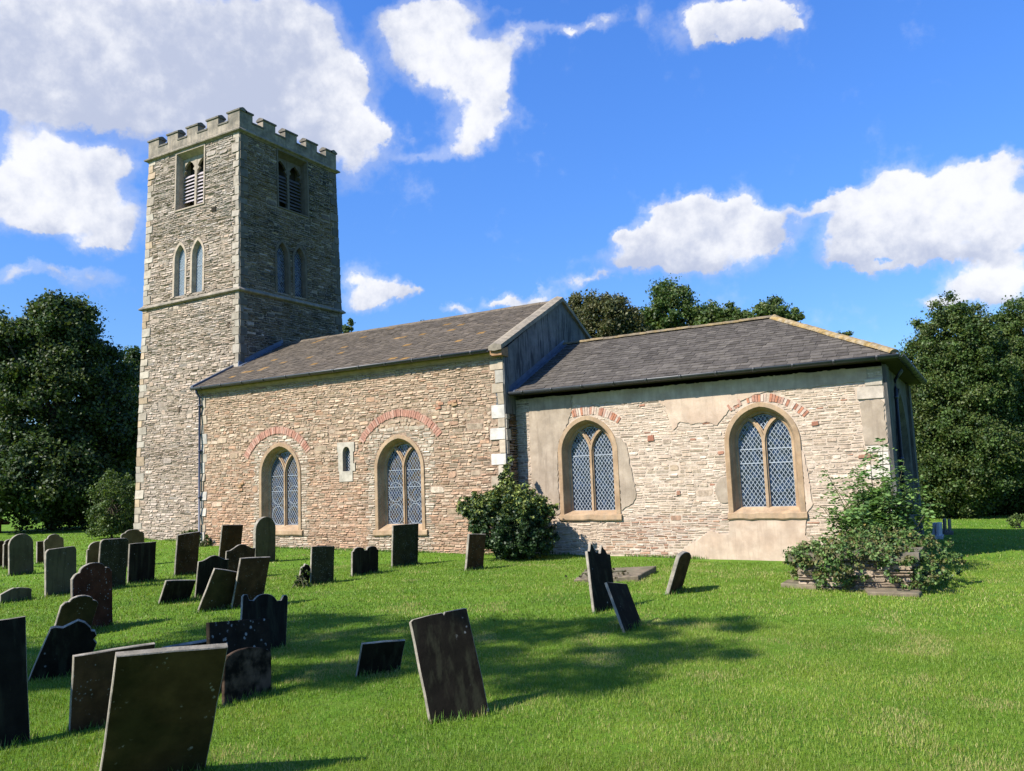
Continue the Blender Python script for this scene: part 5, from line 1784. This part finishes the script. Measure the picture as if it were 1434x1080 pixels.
slab_m = mat('ledger_stone', (0.22, 0.175, 0.115), 0.95, 0.35, 5.0, 0.5, 30.0, tint=(0.13, 0.13, 0.075), tint_scale=3.0, tint_amt=0.8, spots=(0.4, 0.39, 0.34))
flat_slab('stone_slab', 'flat stone slab in the grass at the left foot of the weedy tomb', 'slab', [(6.98, -3.25), (7.55, -3.42), (7.62, -2.95), (7.0, -2.75)], gz(7.2), 0.045, slab_m)
flat_slab('stone_slab', 'long flat stone slab in the grass in front of the weedy tomb', 'slab', [(8.35, -3.78), (9.05, -3.74), (9.05, -3.2), (8.25, -3.3)], gz(8.6), 0.04, slab_m)
flat_slab('ledger_stone', 'flat ledger gravestone sunk in the lawn behind the broken twin-spiked headstone', 'gravestone', [(3.55, -3.85), (4.55, -3.35), (4.38, -1.95), (3.15, -2.45)], gz(3.8), 0.06, slab_m, (0.015, 0.02))
# dry soil round the ledger
bush('bramble_thicket', 'tangled bramble and ivy thicket spilling over the ruined tomb', 'shrub',
     [(8.0, -2.9, 0.28, 1.05, 0.38), (8.3, -3.0, 0.42, 0.75, 0.22), (7.6, -3.2, 0.36, 0.5, 0.2), (8.75, -3.2, 0.30, 0.35, 0.25), (9.1, -3.3, 0.05, 0.3, 0.3), (7.15, -3.0, 0.05, 0.3, 0.25), (7.4, -3.3, 0.18, 0.3, 0.2), (7.35, -2.7, 0.22, 0.42, 0.36), (8.95, -2.9, 0.22, 0.5, 0.40), (8.4, -2.2, 0.45, 0.8, 0.35), (7.85, -3.45, 0.02, 0.38, 0.26), (8.85, -3.45, 0.05, 0.33, 0.3), (9.2, -2.2, 0.2, 0.42, 0.45)],
     [(0.09, 0.17, 0.035), (0.12, 0.21, 0.045), (0.17, 0.16, 0.05), (0.065, 0.125, 0.028), (0.15, 0.23, 0.055), (0.19, 0.18, 0.07)], 311, 62.0, 24, 0.038, 0.19, 40, yellow=((0.22, 0.18, 0.04), 0.45, 0.4, 0.18))


def elder(name, label, cat, base, tips, seed, cols):
    """arching stems carrying pinnate leaves"""
    x0, y0 = base
    zg = gz(x0)
    root = empty(name, (x0, y0, zg), label, cat)
    rg = random.Random(seed)
    sm = MB()
    V, C = [], []
    for tip in tips:
        a, b = Vector((x0 + rg.uniform(-.2, .2), y0 + rg.uniform(-.12, .12), zg - 0.05)), Vector(tip)
        mid = a.lerp(b, 0.55) + Vector((rg.uniform(-.1, .1), rg.uniform(-.1, .1), 0.22))
        pts = [a.lerp(mid, t).lerp(mid.lerp(b, t), t) for t in [i / 9 for i in range(10)]]
        sm.tube(pts, [0.018 - 0.0016 * i for i in range(10)], 6)
        k = int(36 * (b - a).length / 2)
        for i in range(k):
            t = 0.22 + 0.78 * (i + rg.random()) / k
            p = a.lerp(mid, t).lerp(mid.lerp(b, t), t)
            d = Vector((rg.gauss(0, 1), rg.gauss(0, 1), rg.gauss(0.1, 0.45))).normalized()
            ln_ = rg.uniform(0.20, 0.36) * (1.15 - 0.4 * t)
            sd = d.cross(Vector((0, 0, 1)))
            sd = sd.normalized() if sd.length > 0.1 else Vector((1, 0, 0))
            col = np.array(rg.choice(cols)) * rg.uniform(0.75, 1.3)
            for q in range(4):
                for s_ in (-1, 1):
                    o = p + d * ln_ * (0.3 + 0.22 * q) + Vector((0, 0, -0.04 * q * q * ln_))
                    dd = (sd * s_ + d * 0.5 + Vector((0, 0, rg.uniform(-.35, .15)))).normalized()
                    l, w = ln_ * 0.36, ln_ * 0.10
                    pe = dd.cross(Vector((0, 0, 1)))
                    pe = pe.normalized() if pe.length > 0.1 else Vector((1, 0, 0))
                    pe = (pe + dd.cross(pe) * rg.uniform(-1.3, 1.3)).normalized()
                    V += [tuple(o), tuple(o + dd * l * 0.5 + pe * w), tuple(o + dd * l), tuple(o + dd * l * 0.5 - pe * w)]
                    C += [col] * 4
    V = np.array(V)
    np_object('foliage', V, np.arange(len(V)).reshape(-1, 4), M['leaf'], root, np.array(C))
    sm.build('stems', M['stem'], root)
    return root


rg = random.Random(17)
tips = [(7.35, -0.45, 1.62), (8.2, -0.75, 2.0), (8.45, -0.95, 2.15), (8.75, -0.8, 1.75), (9.0, -0.7, 1.35), (7.9, -0.6, 1.75), (8.0, -1.2, 1.5), (8.5, -1.1, 1.6), (9.15, -0.9, 1.0)]
for i in range(60):
    tips.append((rg.gauss(8.2, 0.34), rg.gauss(-1.1, 0.3), rg.uniform(0.5, 1.40)))
elder('elder_shrub', 'straggly elder shrub with feathery leaves growing up the chancel corner', 'shrub', (8.2, -1.0), tips, 321, [(0.12, 0.23, 0.05), (0.15, 0.27, 0.065), (0.09, 0.18, 0.045), (0.18, 0.29, 0.08)])
bush('nettle_clump', 'low clump of green weeds at the foot of the tower wall', 'weeds', [(-9.9 - 2.0, 0.55, 0.32, 0.42, 0.24), (-12.4, 0.9, 0.3, 0.4, 0.22)], G_FRESH, 331, 140.0, 26, 0.035, 0.14, 8, mt='leaf')
bush('nettle_clump', 'small green weeds at the foot of the drainpipe', 'weeds', [(-10.5, -0.22, 0.22, 0.24, 0.22)], G_MID, 332, 160.0, 26, 0.035, 0.12, 5, mt='leaf')
bush('grass_tussock', 'grassy tussock leaning on the small plain gravestone', 'weeds', [(-0.86, -6.02, 0.05, 0.14, 0.12), (-0.75, -6.1, 0.12, 0.08, 0.08)], G_FRESH, 333, 200.0, 14, 0.03, 0.07, 5, mt='leaf')
bush('low_shrub', 'small pale shrub on the grass edge under the right hand trees', 'shrub', [(10.56, 10.75, -0.05, 0.3, 0.25)], G_FRESH, 334, 120.0, 30, 0.04, 0.15, 5, mt='leaf')

# ------------------------------------------------------------------ house beyond the trees
bush('ledger_weeds', 'dry weeds creeping over the edge of the flat ledger gravestone', 'weeds', [(3.6, -3.75, -0.06, 0.35, 0.07), (4.2, -3.5, -0.06, 0.4, 0.06), (3.9, -3.2, -0.04, 0.45, 0.05)], [(0.16, 0.13, 0.07), (0.20, 0.17, 0.09), (0.10, 0.12, 0.04)], 341, 40.0, 10, 0.03, 0.06, 3, mt='leaf', squash=0.4)
hs = empty('house', (-29.7, 1.0, gz(-29)), 'low red pantiled outbuilding glimpsed behind the tall left tree', 'outbuilding')
mb = MB()
mb.box((-33, -0.6, -0.8), (-26.6, 2.6, 0.80))
mb.add([(-26.6, -0.6, 0.80), (-26.6, 2.6, 0.80), (-26.6, 1.0, 1.72), (-33, -0.6, 0.80), (-33, 2.6, 0.80), (-33, 1.0, 1.72)], [(0, 1, 2), (3, 5, 4)])
mb.build('wall', M['house_brick'], hs)
mb = MB()
rg = random.Random(4)
pan = lambda s, u, r: tuple(v * r.uniform(0.8, 1.2) for v in r.choice([(0.46, 0.17, 0.12), (0.52, 0.22, 0.16), (0.40, 0.14, 0.10)]))
dl = math.hypot(1.85, 1.06)
for (o_, ds_, du_) in (((-33.2, -0.85, 0.68), (1, 0, 0), (0, 1.85, 1.06)), ((-26.4, 2.85, 0.68), (-1, 0, 0), (0, -1.85, 1.06))):
    base_slope(mb, o_, ds_, du_, [(0, 0), (6.8, 0), (6.8, dl), (0, dl)], (0.2, 0.08, 0.05))
    slates(mb, o_, ds_, du_, [(0, 0), (6.8, 0), (6.8, dl), (0, dl)], rg, 0.28, 0.24, pan, 0.03)
mb.build('roof', M['pantile'], hs)

# ------------------------------------------------------------------ gravestones
GM = {
    'black': mat('black_slate', (0.0187, 0.0152, 0.0104), 0.75, 0.35, 7.0, 0.3, 35.0, streak=((0.0416, 0.0407, 0.0240), 0.8), tint=(0.0125, 0.0107, 0.0072), tint_scale=2.5, tint_amt=0.7, spots=(0.30, 0.31, 0.29), spot_scale=16.0, spot_th=0.60),
    'green': mat('algae_slate', (0.0474, 0.0447, 0.0206), 0.8, 0.35, 5.0, 0.35, 35.0, streak=((0.0236, 0.0223, 0.0104), 0.7), spots=(0.28, 0.29, 0.25), spot_scale=38.0, spot_th=0.47),
    'brown': mat('brown_sandstone', (0.1000, 0.0535, 0.0230), 0.92, 0.35, 6.0, 0.45, 35.0, tint=(0.0445, 0.0291, 0.0134), tint_scale=2.5, tint_amt=0.8, spots=(0.26, 0.235, 0.19), spot_scale=34.0, spot_th=0.50),
    'olive': mat('mossy_stone', (0.0927, 0.0611, 0.0223), 0.92, 0.35, 4.0, 0.4, 35.0, tint=(0.0445, 0.0378, 0.0130), tint_scale=2.2, tint_amt=0.9, spots=(0.30, 0.28, 0.21), spot_scale=22.0, spot_th=0.56),
    'grey': mat('grey_limestone', (0.1429, 0.1187, 0.0654), 0.9, 0.3, 4.0, 0.35, 35.0, streak=((0.0672, 0.0594, 0.0315), 0.7), tint=(0.0922, 0.0857, 0.0422), tint_scale=2.0, tint_amt=0.7, spots=(0.36, 0.36, 0.30), spot_scale=26.0, spot_th=0.56),
    'cream': mat('cream_limestone', (0.2291, 0.1552, 0.0674), 0.92, 0.3, 4.0, 0.4, 35.0, tint=(0.1185, 0.0776, 0.0318), tint_scale=2.2, tint_amt=0.8, spots=(0.12, 0.11, 0.08), spot_scale=24.0, spot_th=0.52),
    'lichen': mat('lichened_slate', (0.0249, 0.0200, 0.0138), 0.85, 0.4, 8.0, 0.4, 35.0, spots=(0.36, 0.36, 0.33), spot_scale=15.0, spot_th=0.42),
    'red': mat('red_sandstone', (0.0962, 0.0378, 0.0193), 0.92, 0.35, 6.0, 0.45, 35.0, tint=(0.0371, 0.0244, 0.0134), tint_scale=2.0, tint_amt=0.8, spots=(0.34, 0.33, 0.29), spot_scale=26.0, spot_th=0.50),
    'blotch': mat('blotched_stone', (0.0125, 0.0107, 0.0072), 0.9, 0.3, 5.0, 0.4, 35.0, tint=(0.1768, 0.1164, 0.0760), tint_scale=6.5, tint_amt=0.75),
    'marble': mat('pale_marble', (0.55, 0.57, 0.60), 0.5, 0.1, 5.0, 0.1, 35.0),
    'granite': mat('dark_granite', (0.12, 0.125, 0.13), 0.5, 0.2, 20.0, 0.1, 35.0),
}
for k_, m_ in GM.items():
    if k_ not in ('marble', 'granite'):
        m_.node_tree.nodes['Principled BSDF'].inputs['Specular IOR Level'].default_value = 0.06
EDGE = mat('weathered_stone_edge', (0.36, 0.32, 0.25), 0.95, 0.35, 9.0, 0.5, 40.0, tint=(0.20, 0.18, 0.14), tint_scale=6.0, tint_amt=0.7)


def top_profile(kind, w, pk, rg):
    """top outline from the left shoulder to the right one, (u, dz) in metres"""
    hw = w / 2
    P_ = []
    if kind == 'rect':
        P_ = [(-hw, 0), (-hw * 0.5, 0.003), (0, 0.004), (hw * 0.5, 0.002), (hw, 0)]
    elif kind == 'rcorner':
        c = 0.14 * w
        P_ = [(-hw + c - c * math.cos(t), -c + c * math.sin(t)) for t in [i * math.pi / 10 for i in range(6)]]
        P_ += [(-x, z) for x, z in P_[::-1]]
    elif kind == 'round':
        P_ = [(-hw * math.cos(t), pk * math.sin(t)) for t in [i * math.pi / 18 for i in range(19)]]
    elif kind == 'gothic':
        P_ = arch(0, hw, 0, pk, 0, 0, 9)[1:-1]
    elif kind == 'ogee':
        P_ = [(-hw, 0), (-hw * 0.9, 0.004)] + [(u * hw, pk * (0.5 + 0.5 * math.cos(math.pi * u / 0.86)) ** 0.85) for u in [-0.8 + 1.6 * i / 16 for i in range(17)]] + [(hw * 0.9, 0.004), (hw, 0)]
    elif kind == 'scallop':
        a = hw * 0.62
        P_ = [(-hw, 0), (-hw * 0.94, pk * 0.12), (-hw * 0.86, pk * 0.30), (-hw * 0.74, pk * 0.40), (-hw * 0.68, pk * 0.38), (-a, pk * 0.46)]
        P_ += [(-a * math.cos(t), pk * 0.46 + pk * 0.54 * math.sin(t)) for t in [i * math.pi / 14 for i in range(1, 14)]]
        P_ += [(-x, z) for x, z in P_[5::-1]]
    elif kind == 'ears':
        P_ = [(-hw, 0), (-hw * 0.93, 0.028), (-hw * 0.80, 0.022), (-hw * 0.70, -0.035), (-hw * 0.52, -0.04), (-hw * 0.40, 0.0)]
        P_ += [(u * hw, pk * math.cos(u / 0.40 * math.pi / 2) ** 0.7) for u in (-0.3, -0.2, -0.1, 0, 0.1, 0.2, 0.3)]
        P_ += [(-x, z) for x, z in P_[5::-1]]
    elif kind == 'humps':
        P_ = [(-hw, 0)]
        for c in (-0.5, 0.5):
            P_ += [(c * hw - 0.40 * hw * math.cos(t), pk * (0.15 + 0.85 * math.sin(t))) for t in [i * math.pi / 8 for i in range(9)]]
        P_ += [(hw, 0)]
    elif kind == 'neck':
        P_ = [(-hw, 0), (-hw * 0.82, 0.03), (-hw * 0.72, 0.0)] + [(-hw * 0.85 * math.cos(t), 0.05 + (pk - 0.05) * math.sin(t)) for t in [i * math.pi / 12 for i in range(13)]] + [(hw * 0.72, 0.0), (hw * 0.82, 0.03), (hw, 0)]
    elif kind == 'spikes':
        P_ = [(-hw, 0), (-hw * 0.80, 0.005), (-hw * 0.72, 0.05), (-hw * 0.62, pk), (-hw * 0.50, pk * 0.72), (-hw * 0.34, 0.035), (-hw * 0.26, 0.0), (-hw * 0.12, 0.012), (0.0, -0.008), (hw * 0.14, 0.0), (hw * 0.22, 0.06), (hw * 0.34, pk * 0.95), (hw * 0.44, pk * 0.6), (hw * 0.62, 0.05), (hw * 0.74, 0.0), (hw, 0.0)]
    elif kind == 'broken':
        P_ = [(-hw, 0), (-hw * 0.85, 0.02), (-hw * 0.55, 0.03), (-hw * 0.35, 0.075), (-hw * 0.1, pk), (hw * 0.2, pk * 0.95), (hw * 0.5, pk * 0.62), (hw * 0.58, pk * 0.4), (hw * 0.72, pk * 0.45), (hw * 0.86, pk * 0.1), (hw * 0.80, -0.03), (hw, -0.06)]
    elif kind == 'stub':
        P_ = [(-hw, 0), (-hw * 0.4, pk * 0.75), (-hw * 0.15, pk), (hw * 0.05, pk * 0.85), (hw * 0.2, pk * 0.9), (hw * 0.8, pk * 0.5), (hw, pk * 0.2)]
    elif kind == 'chipped':
        P_ = [(-hw, -0.01), (-hw * 0.9, 0.006), (-hw * 0.3, 0.012), (hw * 0.12, 0.012), (hw * 0.16, -0.012), (hw * 0.22, 0.012), (hw * 0.9, 0.01), (hw, 0.004)]
    return P_


def gravestone(key, pose, kind, mt, pk, th, label, plinth=False):
    bx, by, psi, w, h, ph, thl = pose
    n = Vector((math.cos(psi), math.sin(psi), 0))
    u = Vector((-math.sin(psi), math.cos(psi), 0))
    z = Vector((0, 0, 1))
    u1 = u * math.cos(ph) - z * math.sin(ph)
    v1 = z * math.cos(ph) + u * math.sin(ph)
    v2 = v1 * math.cos(thl) + n * math.sin(thl)
    nn = u1.cross(v2).normalized()          # outward normal of the east face
    rg = random.Random(hash(key) % 9999 if False else sum(map(ord, key)))
    top = top_profile(kind, w, pk, rg)
    hw = w / 2
    side = 6
    L_ = [(-hw, -0.35 + (h + 0.35) * i / side) for i in range(side)]
    out = [(a + rg.uniform(-.003, .003), b) for a, b in L_] + [(a, h + b + rg.uniform(-.002, .002)) for a, b in top]
    out += [(-a + rg.uniform(-.003, .003), b) for a, b in L_[::-1]]
    # remove accidental doubles
    q = [out[0]]
    for p in out[1:]:
        if math.hypot(p[0] - q[-1][0], p[1] - q[-1][1]) > 0.004:
            q.append(p)
    out = q
    m_ = len(out)
    # inset outline for the chamfer
    ins = []
    for i in range(m_):
        a, b, c = Vector(out[i - 1]), Vector(out[i]), Vector(out[(i + 1) % m_])
        e = ((b - a).normalized() + (c - b).normalized())
        e = e.normalized() if e.length > 1e-6 else (c - b).normalized()
        nrm = Vector((e.y, -e.x))
        ins.append((b.x + nrm.x * 0.006, b.y + nrm.y * 0.006))
    org = Vector((bx, by, gz(bx, by)))
    base = Vector((bx, by, gz(bx, by)))
    th *= 0.62
    W = lambda s, t, d: tuple(u1 * s + v2 * t + nn * d)
    rings = [[W(s, t, 0.0) for s, t in ins], [W(s, t, -0.006) for s, t in out], [W(s, t, -th + 0.006) for s, t in out], [W(s, t, -th) for s, t in ins]]
    g = MB()
    fl_ = [q_ for r in rings for q_ in r]
    faces, mi = [], []
    faces.append(tuple(range(m_))[::-1]); mi.append(0)
    for r in range(3):
        for i in range(m_):
            k = (i + 1) % m_
            faces.append((r * m_ + i, r * m_ + k, (r + 1) * m_ + k, (r + 1) * m_ + i)); mi.append(1)
    faces.append(tuple(3 * m_ + i for i in range(m_))); mi.append(0)
    g.add(fl_, faces)
    me_o = g.build('gravestone', GM[mt])
    me_o.data.materials.append(EDGE if mt not in ('marble', 'granite', 'blotch', 'lichen') else GM[mt])
    me_o.data.polygons.foreach_set('material_index', mi)
    me_o.location = base
    tag(me_o, label, 'gravestone', 'headstones in the churchyard')
    if plinth:
        p = MB()
        p.box((-0.14, -w * 0.62, -0.2), (0.06, w * 0.62, 0.07))
        pb = p.build('plinth', GM[mt])
        pb.parent = me_o
    return me_o


STONES = {
's1':((3.555,-13.679,-0.165,0.479,0.917,-0.016,-0.111),'rect','black',0,0.08,'tall plain black slab cut off by the left edge in the foreground'),
's2':((1.759,-12.124,-0.417,0.472,0.464,0.327,0.261),'broken','black',0.13,0.08,'black headstone with ragged broken top, tilting right'),
's3':((3.786,-12.893,-0.328,0.618,0.595,-0.007,0.160),'rect','brown',0,0.07,'wide brown slab with square top behind the big foreground slab'),
's4':((5.181,-13.537,-0.502,0.657,0.988,0.049,0.50),'rect','olive',0,0.08,'largest foreground slab, olive stained with sunlit white top edge'),
's5':((2.865,-11.513,-0.153,0.545,0.340,0.016,0.478),'rect','black',0,0.07,'low black slab sloping behind the brown and olive foreground slabs'),
's6':((3.814,-11.558,0.097,0.822,0.594,0.120,-0.159),'rect','lichen',0,0.07,'square dark slab speckled with pale lichen spots'),
's7':((4.20,-11.84,0.011,0.553,0.324,0.084,-0.076),'round','blotch',0.10,0.06,'low round-topped dark stone with pale pinkish blotches, before the speckled slab'),
's8':((2.766,-10.325,-0.303,0.566,0.587,0.129,-0.138),'ears','black',0.035,0.07,'black headstone with eared shoulders and humped centre'),
's9':((-1.574,-8.142,0.025,0.585,0.348,0.105,0.337),'rect','black',0,0.06,'low black square slab leaning over to the right'),
's10':((-0.206,-8.505,-0.116,0.510,0.606,0.248,0.291),'rect','olive',0,0.06,'olive square-topped stone leaning steeply right, lit along its left edge'),
's11':((0.011,-8.058,-0.073,0.560,0.748,0.060,0.204),'rect','brown',0,0.06,'brown square-topped stone just behind the steeply leaning olive one'),
's12':((-1.531,-7.461,-0.124,0.579,0.588,0.029,0.117),'ogee','black',0.085,0.05,'black headstone with curved humped top above the low leaning slab'),
's13':((-3.002,-5.519,-0.034,0.715,0.558,-0.007,0.082),'ogee','brown',0.105,0.05,'brown headstone with curved humped top before the pointed one'),
's14':((-4.955,-3.010,-0.031,0.611,0.750,-0.015,0.043),'gothic','grey',0.30,0.14,'tall grey-green pointed gothic headstone under the first nave window'),
's15':((-6.105,-3.077,-0.047,0.617,0.853,0.051,0.096),'rect','brown',0,0.07,'tall dark square slab right of the drainpipe'),
's16':((-4.694,-5.441,0.082,0.601,0.859,-0.054,0.146),'rect','brown',0,0.07,'tall brown mottled slab left of the drainpipe'),
's17':((-4.498,-6.637,0.121,0.651,0.754,0.015,0.028),'rect','black',0,0.06,'black square-topped slab in front of the tower corner'),
's18':((-4.285,-7.419,0.028,0.583,0.900,0.024,0.052),'rcorner','green',0,0.07,'tall dark green slab with rounded corners beside the black slab'),
's19':((-7.675,-4.584,-0.028,0.600,0.719,-0.010,0.010),'scallop','cream',0.115,0.07,'cream scalloped headstone directly before the tower corner'),
's20':((-0.547,-10.218,0.242,0.698,0.708,-0.049,0.004),'scallop','red','0.16',0.07,'reddish headstone with scalloped top and grey lichen crust'),
's21':((-0.40,-10.62,0.027,0.516,0.394,0.077,0.325),'scallop','olive',0.12,0.06,'low olive scalloped stone leaning in front of the reddish one'),
's22':((-4.417,-8.303,0.066,0.585,0.814,-0.036,0.018),'rcorner','grey',0,0.08,'upright grey slab with rounded corners, second row at the left'),
's23':((-4.339,-9.136,-0.024,0.512,0.144,-0.026,0.008),'stub','grey',0.08,0.09,'low sunken grey stub of a stone in the grass at the left edge'),
's24':((-8.576,-6.665,-0.002,0.528,0.638,-0.035,-0.009),'round','grey',0.24,0.09,'grey round-topped headstone with a faint carved boss, far left'),
's25':((-10.280,-5.959,0.003,0.345,0.558,-0.017,-0.006),'neck','brown',0.12,0.09,'small shouldered stone peeping out left of the round-topped one'),
's26':((-10.970,-5.939,-0.006,0.406,0.611,-0.017,-0.019),'rcorner','brown',0,0.08,'dark stone half cut off by the left edge in the back row'),
's27':((-10.690,-4.920,-0.006,0.361,0.536,-0.010,-0.019),'rect','brown',0,0.08,'narrow dark slab between the round-topped and the cream-edged stones'),
's28':((-9.232,-5.521,-0.002,0.470,0.628,-0.060,0.001),'scallop','cream',0.15,0.08,'cream-edged stone with rounded crown behind the upright grey slab'),
's29':((-8.779,-4.761,0.000,0.519,0.357,0.003,0.021),'neck','cream',0.19,0.08,'cream round-headed stone with notched neck behind the dark green slab'),
's31':((-0.804,-5.533,-0.052,0.576,0.666,0.074,-0.016),'rect','green',0,0.06,'plain green-stained slab standing alone on the lawn left of the double-humped one'),
's32':((-0.951,-5.869,0.046,0.275,0.308,0.076,0.187),'broken','black',0.06,0.06,'small leaning stump of stone half hidden by grass and the plain slab'),
's33':((-0.961,-4.124,0.014,0.809,0.451,0.035,0.004),'humps','black',0.085,0.07,'low black headstone with two humps along its top'),
's34':((-1.129,-2.605,-0.101,0.807,0.876,0.013,0.048),'rect','green',0,0.07,'tall green-grey slab in front of the second nave window'),
's35':((0.773,-2.762,-0.108,0.546,0.704,0.075,0.088),'rect','brown',0,0.09,'square slab leaning against the ivy bush'),
's36':((4.702,-10.639,-0.458,0.465,0.323,0.059,0.329),'rect','black',0,0.05,'small low black slab left of the big tilted one'),
's37':((6.282,-11.550,-0.571,0.510,0.816,-0.087,-0.286),'chipped','black',0,0.075,'big tilted black slab with sunlit left edge and a chipped top'),
's38':((5.287,-6.410,-0.164,0.591,0.795,0.173,-0.202),'spikes','black',0.13,0.07,'broken dark headstone with two spikes left along its top'),
's39':((6.144,-7.515,-0.077,0.551,0.582,0.158,-0.434),'rect','black',0,0.06,'small dark slab tilting back before the two-spiked stone'),
's40':((5.601,-4.387,0.049,0.675,0.532,0.083,0.328),'round','brown',0.11,0.10,'weathered round-topped stone leaning right, alone before the chancel'),
's42':((8.684,6.964,-0.104,0.442,0.369,0.049,0.063),'rect','marble',0,0.09,'pale marble headstone far off right of the chancel, nearest the wall'),
's43':((8.796,6.758,-0.113,0.449,0.392,0.048,0.057),'rect','marble',0,0.09,'pale marble headstone far off, right one of the white pair'),
's44':((8.832,8.396,-0.098,0.394,0.389,0.017,0.050),'rect','granite',0,0.06,'far dark headstone under the trees just behind the white pair'),
's45':((8.965,8.165,-0.092,0.355,0.389,0.038,0.031),'rect','granite',0,0.06,'far dark headstone under the trees, farthest right of the small group'),
}
for k, (pose, kind, mt, pk, th, lab) in STONES.items():
    gravestone(k, pose, kind, mt, float(pk), th, lab, k in ('s42', 's43', 's44', 's45'))
build_grass()
